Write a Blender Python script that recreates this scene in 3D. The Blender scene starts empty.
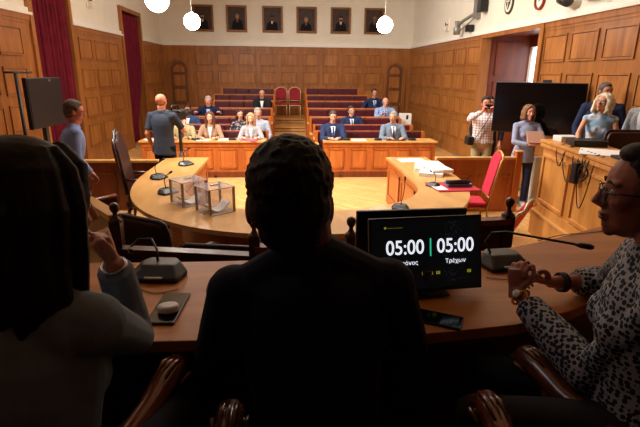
import bpy, bmesh, math, random
from math import sin, cos, pi, radians, sqrt, hypot, atan2
from mathutils import Vector, Matrix, Euler
from mathutils.bvhtree import BVHTree
random.seed(7)
SC = bpy.context.scene
COL = SC.collection
V = Vector

# ------------------------------------------------------------------ materials
def lin(c):
    return tuple(((x/255)/12.92 if x/255 <= .04045 else ((x/255+.055)/1.055)**2.4) for x in c) + (1,)

def new_mat(name):
    m = bpy.data.materials.new(name); m.use_nodes = True
    nt = m.node_tree; b = nt.nodes['Principled BSDF']
    return m, nt, b

def plain(name, c, rough=.5, metal=0, noise=.0, scale=20, spec=.5, bump=0, coat=0):
    m, nt, b = new_mat(name)
    b.inputs['Roughness'].default_value = rough; b.inputs['Metallic'].default_value = metal
    b.inputs['Specular IOR Level'].default_value = spec; b.inputs['Coat Weight'].default_value = coat
    tc = nt.nodes.new('ShaderNodeTexCoord'); n = nt.nodes.new('ShaderNodeTexNoise')
    n.inputs['Scale'].default_value = scale; n.inputs['Detail'].default_value = 4
    r = nt.nodes.new('ShaderNodeValToRGB')
    a = [max(0, x*(1-noise)) for x in lin(c)[:3]]; z = [min(1, x*(1+noise)) for x in lin(c)[:3]]
    r.color_ramp.elements[0].position = .3; r.color_ramp.elements[1].position = .7
    r.color_ramp.elements[0].color = (*a, 1); r.color_ramp.elements[1].color = (*z, 1)
    nt.links.new(tc.outputs['Object'], n.inputs['Vector']); nt.links.new(n.outputs['Fac'], r.inputs['Fac'])
    nt.links.new(r.outputs['Color'], b.inputs['Base Color'])
    if bump:
        bp = nt.nodes.new('ShaderNodeBump'); bp.inputs['Strength'].default_value = bump; bp.inputs['Distance'].default_value = .01
        nt.links.new(n.outputs['Fac'], bp.inputs['Height']); nt.links.new(bp.outputs['Normal'], b.inputs['Normal'])
    return m

def wood(name, c1, c2, rough=.35, stretch=(1, 1, 12), scale=1.2, coat=.15):
    """grain runs along the axis with the smallest stretch value"""
    m, nt, b = new_mat(name)
    tc = nt.nodes.new('ShaderNodeTexCoord'); mp = nt.nodes.new('ShaderNodeMapping')
    mp.inputs['Scale'].default_value = stretch
    n = nt.nodes.new('ShaderNodeTexNoise'); n.inputs['Scale'].default_value = scale; n.inputs['Detail'].default_value = 7
    n.inputs['Roughness'].default_value = .62; n.inputs['Distortion'].default_value = .4
    n2 = nt.nodes.new('ShaderNodeTexNoise'); n2.inputs['Scale'].default_value = .9; n2.inputs['Detail'].default_value = 2
    mx = nt.nodes.new('ShaderNodeMath'); mx.operation = 'MULTIPLY_ADD'; mx.inputs[1].default_value = .35; 
    r = nt.nodes.new('ShaderNodeValToRGB')
    r.color_ramp.elements[0].position = .42; r.color_ramp.elements[1].position = .82
    r.color_ramp.elements[0].color = lin(c1); r.color_ramp.elements[1].color = lin(c2)
    L = nt.links.new
    L(tc.outputs['Object'], mp.inputs['Vector']); L(mp.outputs['Vector'], n.inputs['Vector']); L(tc.outputs['Object'], n2.inputs['Vector'])
    L(n2.outputs['Fac'], mx.inputs[0]); L(n.outputs['Fac'], mx.inputs[2]); L(mx.outputs[0], r.inputs['Fac'])
    L(r.outputs['Color'], b.inputs['Base Color'])
    b.inputs['Roughness'].default_value = rough; b.inputs['Coat Weight'].default_value = coat; b.inputs['Coat Roughness'].default_value = .25
    bp = nt.nodes.new('ShaderNodeBump'); bp.inputs['Strength'].default_value = .08; bp.inputs['Distance'].default_value = .004
    L(n.outputs['Fac'], bp.inputs['Height']); L(bp.outputs['Normal'], b.inputs['Normal'])
    return m

def parquet():
    m, nt, b = new_mat('parquet'); L = nt.links.new
    tc = nt.nodes.new('ShaderNodeTexCoord'); mp = nt.nodes.new('ShaderNodeMapping'); mp.inputs['Rotation'].default_value = (0, 0, radians(45))
    br = nt.nodes.new('ShaderNodeTexBrick'); br.inputs['Scale'].default_value = 1.6
    br.inputs['Color1'].default_value = lin((220, 166, 98)); br.inputs['Color2'].default_value = lin((236, 190, 124)); br.inputs['Mortar'].default_value = lin((140, 92, 44))
    br.inputs['Mortar Size'].default_value = .006; br.inputs['Row Height'].default_value = .14; br.inputs['Brick Width'].default_value = .8
    n = nt.nodes.new('ShaderNodeTexNoise'); n.inputs['Scale'].default_value = 2.2; n.inputs['Detail'].default_value = 5
    mx = nt.nodes.new('ShaderNodeMixRGB'); mx.blend_type = 'MULTIPLY'; mx.inputs['Fac'].default_value = .35
    r = nt.nodes.new('ShaderNodeValToRGB'); r.color_ramp.elements[0].position = .35; r.color_ramp.elements[1].position = .65
    r.color_ramp.elements[0].color = (.62, .55, .45, 1); r.color_ramp.elements[1].color = (1, 1, 1, 1)
    L(tc.outputs['Object'], mp.inputs['Vector']); L(mp.outputs['Vector'], br.inputs['Vector']); L(tc.outputs['Object'], n.inputs['Vector'])
    L(n.outputs['Fac'], r.inputs['Fac']); L(br.outputs['Color'], mx.inputs['Color1']); L(r.outputs['Color'], mx.inputs['Color2'])
    L(mx.outputs['Color'], b.inputs['Base Color']); b.inputs['Roughness'].default_value = .3; b.inputs['Coat Weight'].default_value = .2
    return m

def cells(name, c1, c2, c3, scale, rough=.8, mode='checker'):
    m, nt, b = new_mat(name); L = nt.links.new
    tc = nt.nodes.new('ShaderNodeTexCoord')
    if mode == 'checker':      # plaid: two stripe directions
        sep = nt.nodes.new('ShaderNodeSeparateXYZ'); L(tc.outputs['Object'], sep.inputs[0])
        fac = None
        for ax in ('X', 'Z'):
            a = nt.nodes.new('ShaderNodeMath'); a.operation = 'MULTIPLY'; a.inputs[1].default_value = scale; L(sep.outputs[ax], a.inputs[0])
            f = nt.nodes.new('ShaderNodeMath'); f.operation = 'FRACT'; L(a.outputs[0], f.inputs[0])
            g = nt.nodes.new('ShaderNodeMath'); g.operation = 'LESS_THAN'; g.inputs[1].default_value = .3; L(f.outputs[0], g.inputs[0])
            if fac is None: fac = g
            else:
                s = nt.nodes.new('ShaderNodeMath'); s.operation = 'ADD'; L(fac.outputs[0], s.inputs[0]); L(g.outputs[0], s.inputs[1])
                h = nt.nodes.new('ShaderNodeMath'); h.operation = 'MULTIPLY'; h.inputs[1].default_value = .5; L(s.outputs[0], h.inputs[0]); fac = h
    else:
        vo = nt.nodes.new('ShaderNodeTexVoronoi'); vo.inputs['Scale'].default_value = scale
        if mode == 'dots': vo.inputs['Randomness'].default_value = .55
        L(tc.outputs['Object'], vo.inputs['Vector']); fac = vo
    r = nt.nodes.new('ShaderNodeValToRGB'); r.color_ramp.interpolation = 'CONSTANT' if mode != 'soft' else 'LINEAR'
    r.color_ramp.elements[0].position = 0; r.color_ramp.elements[0].color = lin(c1)
    r.color_ramp.elements[1].position = .33; r.color_ramp.elements[1].color = lin(c2)
    e = r.color_ramp.elements.new({'checker': .7, 'dots': .50}.get(mode, .48)); e.color = lin(c3)
    L(fac.outputs[0], r.inputs['Fac']); L(r.outputs['Color'], b.inputs['Base Color']); b.inputs['Roughness'].default_value = rough
    return m

def glow(name, c, s):
    m, nt, b = new_mat(name); b.inputs['Base Color'].default_value = lin(c)
    b.inputs['Emission Color'].default_value = lin(c); b.inputs['Emission Strength'].default_value = s
    return m

def clear(name, tint=(235, 238, 245), alpha=.12):
    m, nt, b = new_mat(name); b.inputs['Base Color'].default_value = lin(tint); b.inputs['Roughness'].default_value = .03
    b.inputs['Transmission Weight'].default_value = 0
    b.inputs['Alpha'].default_value = alpha
    return m

W_WALL = wood('oak_panelling', (126, 72, 28), (172, 110, 52), .42, (9, 9, .8), 1.1)
W_WALL_P = wood('oak_panel_field', (126, 72, 28), (180, 116, 56), .42, (7, 7, .9), 1.3)
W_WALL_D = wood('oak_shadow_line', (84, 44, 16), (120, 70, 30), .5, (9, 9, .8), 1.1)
W_RED = wood('dark_red_oak', (84, 34, 12), (124, 56, 22), .4, (9, 9, .8), 1.1)
W_DESK = wood('desk_front_oak', (150, 72, 24), (190, 104, 44), .38, (9, 9, .8), 1.1)
W_DESKP = wood('desk_front_panel_oak', (164, 84, 32), (204, 118, 54), .38, (7, 7, .8), 1.3)
W_TOP = wood('tabletop_oak', (186, 128, 66), (222, 170, 102), .28, (3, .8, 3), 1.4, .3)
W_POD = wood('podium_oak', (178, 112, 48), (214, 150, 78), .4, (7, 7, .8), 1.2)
W_NEAR = wood('near_desk_oak', (152, 82, 24), (198, 122, 46), .42, (.8, 5, 5), 1.4, .0)
W_DARK = wood('dark_walnut', (44, 20, 10), (78, 38, 20), .3, (3, 3, 3), 2, .4)
W_ARM = wood('carved_mahogany', (78, 34, 18), (124, 62, 34), .22, (3, 3, 3), 3, .8)
PARQ = parquet()
PLASTER = plain('cream_plaster', (234, 228, 212), .85, noise=.03, scale=3)
PLASTER_W = plain('white_cornice', (236, 232, 222), .7, noise=.02, scale=3)
CURT = plain('burgundy_velvet', (104, 22, 40), .9, noise=.25, scale=6, spec=.2)
LEATHER = plain('maroon_leather', (78, 20, 32), .42, noise=.15, scale=12)
LEATHER_B = plain('brown_leather', (62, 34, 30), .38, noise=.2, scale=14, bump=.1)
RED = plain('red_chair_fabric', (206, 36, 66), .8, noise=.08, scale=60)
REDD = plain('crimson_chair_fabric', (150, 16, 40), .8, noise=.1, scale=60)
GOLD = plain('gold_frame', (206, 160, 92), .32, .55, .08)
PALEGOLD = plain('pale_gold_frame', (214, 190, 140), .35, .3, .05)
BLACK = plain('black_plastic', (16, 16, 18), .42)
BLACKG = plain('black_gloss', (6, 6, 8), .12)
MICM = plain('charcoal_plastic', (24, 26, 30), .38, spec=.5)
DARKG = plain('dark_grey', (52, 52, 56), .5)
WHITE = plain('white_paper', (240, 238, 235), .8)
WPLAS = plain('white_plastic', (222, 220, 216), .45)
GREYM = plain('grey_metal', (150, 148, 142), .4, .5)
PINK = plain('pink_card', (232, 84, 120), .7)
REDF = plain('red_folder', (190, 20, 50), .6)
BLUEF = plain('blue_pouch', (92, 134, 184), .6)
BROWNP = plain('bronze_post', (152, 128, 114), .4)
ACRY = clear('clear_acrylic', (236, 232, 240), .20)
GLASS = clear('spectacle_glass', (200, 205, 210))
FRAME = plain('gilt_wood_frame', (128, 84, 44), .45, .2, .2, 30)
CANV = plain('dark_canvas', (58, 38, 28), .6, 0, .35, 6)
EYEW = plain('eye_white', (220, 215, 208), .3)
EYED = plain('eye_dark', (36, 22, 16), .2)
LIP = plain('lip', (160, 78, 70), .5)
STEEL = plain('steel', (190, 190, 195), .25, .9)
GOLDW = plain('gold_watch', (210, 170, 100), .25, .9)
LAMP = glow('lit_globe', (255, 242, 226), 34)
DAY = glow('daylight_pane', (235, 240, 255), 3.0)
SCR_D = glow('screen_black', (4, 6, 8), .6)
SCR_W = glow('screen_white', (235, 240, 250), 1.0)
SCR_G = glow('screen_teal', (40, 190, 150), .9)
SCR_Y = glow('screen_yellow', (170, 170, 40), .5)
SCR_T = glow('screen_dust', (70, 80, 90), .6)  # dust specks given a glow of their own so they show

# ------------------------------------------------------------------ scene graph helpers
def thing(name, label, cat, loc=(0, 0, 0), rz=0, group=None):
    o = bpy.data.objects.new(name, None); COL.objects.link(o); o.empty_display_size = .1
    o.location = loc; o.rotation_euler = (0, 0, rz); o['label'] = label; o['category'] = cat
    if group: o['group'] = group
    return o

def tag(o, label, cat, group=None):
    o['label'] = label; o['category'] = cat
    if group: o['group'] = group
    return o

def link_mesh(name, me, parent=None):
    o = bpy.data.objects.new(name, me); COL.objects.link(o)
    if parent: o.parent = parent
    return o

def dup(root, loc, rz, label=None, group=None):
    def rec(o, par):
        c = o.copy(); COL.objects.link(c)
        if par: c.parent = par
        for ch in list(o.children): rec(ch, c)
        return c
    r = rec(root, None); r.location = loc; r.rotation_euler = (0, 0, rz)
    if label: r['label'] = label
    if group: r['group'] = group
    return r

class MB:
    def __init__(s): s.bm = bmesh.new(); s.mats = []; s.i = 0
    def use(s, m):
        if m not in s.mats: s.mats.append(m)
        s.i = s.mats.index(m); return s
    def _n(s, before):
        for f in s.bm.faces:
            if f.index == -1 or f.index >= before: pass
    def _add(s, verts, faces, smooth=False):
        vs = [s.bm.verts.new(v) for v in verts]
        for f in faces:
            try:
                g = s.bm.faces.new([vs[k] for k in f]); g.material_index = s.i; g.smooth = smooth
            except ValueError: pass
        return vs
    def box(s, c, d, R=None):
        c = V(c); h = V(d)/2; pts = []
        for x in (-1, 1):
            for y in (-1, 1):
                for z in (-1, 1):
                    p = V((x*h.x, y*h.y, z*h.z))
                    if R: p = R @ p
                    pts.append(c+p)
        s._add(pts, [(0, 1, 3, 2), (4, 6, 7, 5), (0, 4, 5, 1), (2, 3, 7, 6), (0, 2, 6, 4), (1, 5, 7, 3)]); return s
    def bbox(s, a, b):
        a, b = V(a), V(b); return s.box((a+b)/2, [abs(q) for q in (b-a)])
    def tube(s, pts, rs, seg=10, smooth=True, flat=1.0, cap=True):
        pts = [V(p) for p in pts]
        if not isinstance(rs, (list, tuple)): rs = [rs]*len(pts)
        rings = []; prev = None
        for i, p in enumerate(pts):
            if i == 0: t = pts[1]-p
            elif i == len(pts)-1: t = p-pts[i-1]
            else: t = (pts[i+1]-p).normalized()+(p-pts[i-1]).normalized()
            if t.length < 1e-9: t = V((0, 0, 1))
            t.normalize()
            if prev is None:
                ref = V((0, 0, 1)) if abs(t.z) < .9 else V((1, 0, 0))
                n = t.cross(ref).normalized()
            else:
                n = prev-t*prev.dot(t)
                n = n.normalized() if n.length > 1e-6 else t.orthogonal().normalized()
            prev = n; b = t.cross(n)
            rings.append([s.bm.verts.new(p+n*cos(2*pi*k/seg)*rs[i]+b*sin(2*pi*k/seg)*rs[i]*flat) for k in range(seg)])
        for i in range(len(rings)-1):
            for k in range(seg):
                f = s.bm.faces.new([rings[i][k], rings[i][(k+1) % seg], rings[i+1][(k+1) % seg], rings[i+1][k]])
                f.material_index = s.i; f.smooth = smooth
        if cap:
            for rg in (rings[0][::-1], rings[-1]):
                f = s.bm.faces.new(rg); f.material_index = s.i; f.smooth = smooth
        return s
    def ell(s, c, r, R=None, seg=14, rings=9):
        c = V(c); r = V((r, r, r)) if not hasattr(r, '__len__') else V(r)
        def q(a, b):
            p = V((r.x*sin(a)*cos(b), r.y*sin(a)*sin(b), r.z*cos(a)))
            return c+(R @ p if R else p)
        vs = [q(0, 0)]+[q(pi*i/rings, 2*pi*k/seg) for i in range(1, rings) for k in range(seg)]+[q(pi, 0)]
        fs = [(0, 1+k, 1+(k+1) % seg) for k in range(seg)]
        for i in range(rings-2):
            for k in range(seg):
                a = 1+i*seg; fs.append((a+k, a+seg+k, a+seg+(k+1) % seg, a+(k+1) % seg))
        a = 1+(rings-2)*seg; fs += [(a+k, len(vs)-1, a+(k+1) % seg) for k in range(seg)]
        s._add(vs, fs, True); return s
    def prism(s, poly, z0, z1, M=None, smooth=False):
        n = len(poly); pts = [V((p[0], p[1], z0)) for p in poly]+[V((p[0], p[1], z1)) for p in poly]
        if M: pts = [M @ p for p in pts]
        s._add(pts, [tuple(range(n))[::-1], tuple(range(n, 2*n))]+[(k, (k+1) % n, n+(k+1) % n, n+k) for k in range(n)], smooth); return s
    def loft(s, secs, R, seg=24):
        """closed skin over elliptical sections (centre, half width, half depth) lying in R's XY plane"""
        rings = []
        for c, a, b in secs:
            rings.append([s.bm.verts.new(V(c)+R @ V((a*cos(2*pi*k/seg), b*sin(2*pi*k/seg), 0))) for k in range(seg)])
        for i in range(len(rings)-1):
            for k in range(seg):
                f = s.bm.faces.new([rings[i][k], rings[i][(k+1) % seg], rings[i+1][(k+1) % seg], rings[i+1][k]]); f.smooth = True; f.material_index = s.i
        s.bm.faces.new(rings[0][::-1]); s.bm.faces.new(rings[-1]); return s
    def lathe(s, c, prof, seg=16):
        c = V(c); vs = []; fs = []
        for r, z in prof:
            vs += [c+V((r*cos(2*pi*k/seg), r*sin(2*pi*k/seg), z)) for k in range(seg)]
        for i in range(len(prof)-1):
            for k in range(seg): fs.append((i*seg+k, i*seg+(k+1) % seg, (i+1)*seg+(k+1) % seg, (i+1)*seg+k))
        fs.append(tuple(range(seg))[::-1]); a = (len(prof)-1)*seg; fs.append(tuple(range(a, a+seg)))
        s._add(vs, fs, True); return s
    def grid(s, fn, nu, nv, smooth=True):
        vs = [fn(i/nu, j/nv) for j in range(nv+1) for i in range(nu+1)]
        fs = [(j*(nu+1)+i, j*(nu+1)+i+1, (j+1)*(nu+1)+i+1, (j+1)*(nu+1)+i) for j in range(nv) for i in range(nu)]
        s._add(vs, fs, smooth); return s
    def build(s, name, m=None, parent=None, bevel=0, structure=False, fix=True):
        if m is not None and not s.mats: s.mats = [m]
        if fix: bmesh.ops.recalc_face_normals(s.bm, faces=s.bm.faces[:])
        me = bpy.data.meshes.new(name); s.bm.to_mesh(me); s.bm.free()
        for k in s.mats: me.materials.append(k)
        o = link_mesh(name, me, parent)
        if bevel:
            b = o.modifiers.new('bevel', 'BEVEL'); b.width = bevel; b.segments = 2; b.limit_method = 'ANGLE'
        if structure: o['kind'] = 'structure'
        return o

def remesh(mb, name, mats, parent, voxel, smooth=4, factor=.5):
    """fuse overlapping closed shapes into one continuous surface"""
    bmesh.ops.recalc_face_normals(mb.bm, faces=mb.bm.faces[:])
    me = bpy.data.meshes.new('t'); mb.bm.to_mesh(me); mb.bm.free()
    o = bpy.data.objects.new('t', me); COL.objects.link(o)
    r = o.modifiers.new('r', 'REMESH'); r.mode = 'VOXEL'; r.voxel_size = voxel; r.use_smooth_shade = True
    sm = o.modifiers.new('s', 'SMOOTH'); sm.factor = factor; sm.iterations = smooth
    dg = bpy.context.evaluated_depsgraph_get()
    res = bpy.data.meshes.new_from_object(o.evaluated_get(dg)); res.name = name
    bpy.data.objects.remove(o); bpy.data.meshes.remove(me)
    res.materials.clear()
    for m in mats: res.materials.append(m)
    for p in res.polygons: p.use_smooth = True; p.material_index = 0
    return link_mesh(name, res, parent)

# ------------------------------------------------------------------ people
def rot_to(fwd, up):
    """matrix whose local +Y is fwd and +Z is close to up"""
    y = V(fwd).normalized(); x = y.cross(V(up)).normalized(); z = x.cross(y)
    return Matrix((x, y, z)).transposed()

def ik(S, W, a, b, pole):
    S, W = V(S), V(W); d = W-S; L = min(d.length, (a+b)*.995); n = d.normalized()
    x = (a*a-b*b+L*L)/(2*L); h = sqrt(max(0, a*a-x*x))
    p = V(pole); p = (p-n*p.dot(n)).normalized()
    return S+n*x+p*h, S+n*L

def hand(mb, W, fdir, palm, side, curl=.35, k=1.0, spread=1.0):
    """wrist W, finger direction, palm-down direction, side +1 = right hand"""
    R = rot_to(fdir, -V(palm)); W = V(W)
    X = lambda x, y, z: W+R @ V((x*side*k, y*k, z*k))
    mb.tube([X(0, -.03, 0), X(0, .01, 0), X(.003, .05, -.002), X(.004, .09, 0)], [.025*k, .028*k, .036*k, .036*k], 12, flat=.48)
    for i, (x, l) in enumerate(((-.027, .070), (-.009, .080), (.009, .074), (.027, .058))):
        y0 = .085-abs(i-1.2)*.004; a = 0; p = V((x, y0-.02, 0)); pts = [p.copy()]; p = V((x, y0, 0)); pts.append(p.copy())
        for j, f in enumerate((.45, .32, .25)):
            a += curl*(1.0 if j == 0 else 1.25)
            p = p+V((x*.35*spread*f, cos(a)*l*f, -sin(a)*l*f)); pts.append(p.copy())
        mb.tube([X(*q) for q in pts], [.0095*k, .0095*k, .009*k, .008*k, .0066*k], 8)
        mb.ell(X(*pts[-1]), .0064*k, seg=8, rings=5)
    t = [V((-.020, .018, -.004)), V((-.040, .045, -.012)), V((-.050, .073, -.02)), V((-.049, .098, -.028))]
    mb.tube([X(*q) for q in t], [.014*k, .0125*k, .0105*k, .0085*k], 8); mb.ell(X(*t[-1]), .0082*k, seg=8, rings=5)

def head_shapes(mb, H, R, fem=False, k=1.0, jawk=1.0):
    E = lambda c, r: mb.ell(H+R @ (V(c)*k), V(r)*k, R, 18, 12)
    E((0, -.012, .040), (.074, .093, .082)); E((0, .022, .030), (.068, .068, .072))
    E((0, .022, -.035), (.058*jawk, .062, .062)); E((0, .030, -.070), (.043*jawk, .050, .042))
    E((0, .066, -.094), (.020, .018, .018)); E((0, .050, -.005), (.055, .040, .040))
    for s in (-1, 1):
        E((s*.036, .062, -.018), (.022, .020, .018)); E((s*.030, .071, .032), (.026, .014, .010))
        E((s*.077, -.008, -.004), (.009, .019, .031)); E((s*.010, .091, -.028), (.008, .010, .008))
    P = lambda *q: H+R @ (V(q)*k)
    mb.tube([P(0, .080, .022), P(0, .096, -.002), P(0, .107, -.022), P(0, .088, -.034)], [.009*k, .0105*k, .0135*k, .008*k], 10)
    E((0, .083, -.052), (.022, .012, .0065)); E((0, .081, -.064), (.019, .012, .0068)); E((0, .076, -.08), (.018, .012, .01))
    if k == 0: pass

def face_parts(H, R, par, k, hairc, specs=None, lipc=None, brow=True):
    P = lambda *q: H+R @ (V(q)*k)
    for s in (-1, 1):
        m = MB().use(EYEW); m.ell(P(s*.030, .0765, .008), V((.013, .009, .0075))*k, R, 10, 7)
        m.use(EYED).ell(P(s*.030, .0835, .008), V((.0055, .004, .0062))*k, R, 8, 6)
        m.build('eye', None, par)
        if brow:
            b = MB().use(hairc); b.tube([P(s*.014, .089, .028), P(s*.030, .088, .034), P(s*.046, .078, .029)], [.0028*k, .0036*k, .0018*k], 6)
            b.build('eyebrow', None, par)
    l = MB().use(lipc or LIP); l.ell(P(0, .0875, -.0525), V((.021, .010, .0052))*k, R, 10, 6); l.ell(P(0, .0865, -.0625), V((.018, .010, .0058))*k, R, 10, 6)
    l.build('mouth', None, par)
    if specs:
        g = MB().use(specs)
        for s in (-1, 1):
            pts = [P(s*.032+.0235*cos(a), .099-.012*abs(cos(a)*.5), .004+.018*sin(a)) for a in [2*pi*i/16 for i in range(17)]]
            g.tube(pts, .0016*k, 6, cap=False)
            g.tube([P(s*.055, .094, .010), P(s*.074, .06, .012), P(s*.080, -.005, .010)], .0018*k, 6)
        g.tube([P(-.009, .102, .008), P(.009, .102, .008)], .0018*k, 6)
        go = g.build('glasses', None, par)
        gl = MB().use(GLASS)
        for s in (-1, 1): gl.tube([P(s*.032, .096, .004), P(s*.032, .098, .004)], [.022*k, .022*k], 14)
        gl.build('lens', None, go)

def hair_shapes(H, R, k, style, par, m, voxel, rnd, span=118):
    if style == 'bald': return
    mb = MB(); E = lambda c, r: mb.ell(H+R @ (V(c)*k), V(r)*k, R, 18, 12)
    P = lambda *q: H+R @ (V(q)*k)
    if style == 'fringe':
        for a in range(-7, 8):
            t = radians(180+a*17)
            mb.ell(P(.073*sin(t), -.014+.090*cos(t), .018), V((.016, .016, .028))*k, R)
    elif style in ('short', 'side'):
        E((0, -.024, .056), (.081, .094, .082)); E((0, -.050, .010), (.078, .066, .062))
        E((0, .020, .100), (.056, .052, .028))
        for s in (-1, 1): mb.tube([P(s*.074, .022, .055), P(s*.075, .018, .012)], [.014*k, .008*k], 8)
        E((0, -.062, -.030), (.060, .040, .045))
        for i in range(320):
            a, b = rnd.uniform(0, 2*pi), rnd.uniform(-.3, 1.5)
            q = V((.077*cos(b)*cos(a), -.024+.089*cos(b)*sin(a), .055+.080*sin(b)))
            if q.y > .045 and q.z < .085: continue
            mb.ell(P(*q), V((.0075, .009, .0075))*k, R, 6, 5)
    elif style == 'curly':
        E((0, -.03, .055), (.088, .09, .085))
        for i in range(110):
            a, b = rnd.uniform(0, 2*pi), rnd.uniform(-1.0, 1.5)
            q = V((.098*cos(b)*cos(a), -.028+.098*cos(b)*sin(a), .03+.1*sin(b)))
            if q.y > .035 and q.z < .075: continue
            mb.ell(P(*q), rnd.uniform(.02, .03)*k, None, 8, 6)
        for s in (-1, 1):
            for i in range(14): mb.ell(P(s*rnd.uniform(.07, .1), rnd.uniform(-.05, .03), rnd.uniform(-.1, .0)), .024*k, None, 8, 6)
    else:  # long / bob
        E((0, -.026, .058), (.086, .098, .084)); E((0, -.045, .0), (.086, .070, .085))
        low = {'long': -.25, 'bob': -.125, 'blond': -.13, 'verylong': -.21}[style]
        for i in range(30):
            a = radians(-span+2*span*i/29); x, y = sin(a), -cos(a)
            w = rnd.uniform(.9, 1.12)
            yy = y*.088-.02 if y < .2 else y*.06+.015
            wf = rnd.uniform(-.006, .006)
            mb.tube([P(x*.042, yy*.45, .122), P(x*.074, yy*.85, .085), P(x*.087*w, yy, .02), P(x*.088*w+wf, yy, low*.35), P(x*.092*w-wf, yy*1.02, low*.7), P(x*.082*w+wf*2, yy*.95+(.012 if y > 0 else 0), low*rnd.uniform(.85, 1.05))],
                    [.010*k, .016*k, .019*k, .019*k, .017*k, .007*k], 7)
        mb.tube([P(.0, .045, .118), P(.045, .058, .085), P(.076, .045, .03), P(.084, .03, -.03)], [.016*k, .017*k, .016*k, .012*k], 8)
        mb.tube([P(.0, .045, .118), P(-.045, .058, .085), P(-.076, .045, .03), P(-.084, .03, -.03)], [.016*k, .017*k, .016*k, .012*k], 8)
        if style == 'blond':
            for i in range(60):
                a, b = rnd.uniform(0, 2*pi), rnd.uniform(-1.0, 1.4)
                q = V((.1*cos(b)*cos(a), -.03+.1*cos(b)*sin(a), .02+.1*sin(b)))
                if q.y > .03 and q.z < .08: continue
                mb.ell(P(*q), rnd.uniform(.018, .028)*k, None, 8, 6)
    o = remesh(mb, 'hair', [m], par, voxel, 2, .4)
    t = bpy.data.textures.get('strand') or bpy.data.textures.new('strand', 'CLOUDS'); t.noise_scale = .018
    d = o.modifiers.new('strand', 'DISPLACE'); d.texture = t; d.strength = .0025*k; d.mid_level = .5
    return o

def front_decal(src, par, name, poly, m, R, O, off=.004, thick=.003, step=.008):
    """a fitted patch of cloth: the outline is pressed onto the garment's own surface from the front"""
    me = src.data; bvh = BVHTree.FromPolygons([v.co for v in me.vertices], [tuple(p.vertices) for p in me.polygons])
    xs = [p[0] for p in poly]; zs = [p[1] for p in poly]
    def inside(x, z):
        c = False; n = len(poly)
        for i in range(n):
            x1, z1 = poly[i]; x2, z2 = poly[(i+1) % n]
            if (z1 > z) != (z2 > z) and x < (x2-x1)*(z-z1)/(z2-z1)+x1: c = not c
        return c
    bm = bmesh.new(); vs = {}
    nx = int((max(xs)-min(xs))/step)+2; nz = int((max(zs)-min(zs))/step)+2
    fwd = R @ V((0, 1, 0))
    def gv(i, j):
        if (i, j) in vs: return vs[(i, j)]
        x, z = min(xs)+i*step, min(zs)+j*step
        o = O+R @ V((x, .5, z)); hit = bvh.ray_cast(o, -fwd)
        vs[(i, j)] = bm.verts.new(hit[0]+fwd*off) if hit[0] is not None else None
        return vs[(i, j)]
    for i in range(nx):
        for j in range(nz):
            if inside(min(xs)+(i+.5)*step, min(zs)+(j+.5)*step):
                q = [gv(i, j), gv(i+1, j), gv(i+1, j+1), gv(i, j+1)]
                if None in q: continue
                if max((a.co-b.co).length for a in q for b in q) > step*4: continue
                bm.faces.new(q).smooth = True
    if not bm.faces: bm.free(); return
    o = bpy.data.meshes.new(name); bm.to_mesh(o); bm.free(); o.materials.append(m)
    ob = link_mesh(name, o, par); s = ob.modifiers.new('th', 'SOLIDIFY'); s.thickness = thick; s.offset = 1
    return ob

_cloth = {}
def cloth(c, rough=.85, noise=.12):
    key = tuple(c)
    if key not in _cloth: _cloth[key] = plain('cloth_%d_%d_%d' % key, c, rough, noise=noise, scale=25, spec=.25)
    return _cloth[key]
_skin = {}
def skin(c):
    key = tuple(c)
    if key not in _skin:
        m = plain('skin_%d_%d_%d' % key, c, .5, noise=.05, scale=40, spec=.35)
        m.node_tree.nodes['Principled BSDF'].inputs['Subsurface Weight'].default_value = .08
        m.node_tree.nodes['Principled BSDF'].inputs['Subsurface Radius'].default_value = (.01, .004, .002)
        _skin[key] = m
    return _skin[key]

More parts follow.
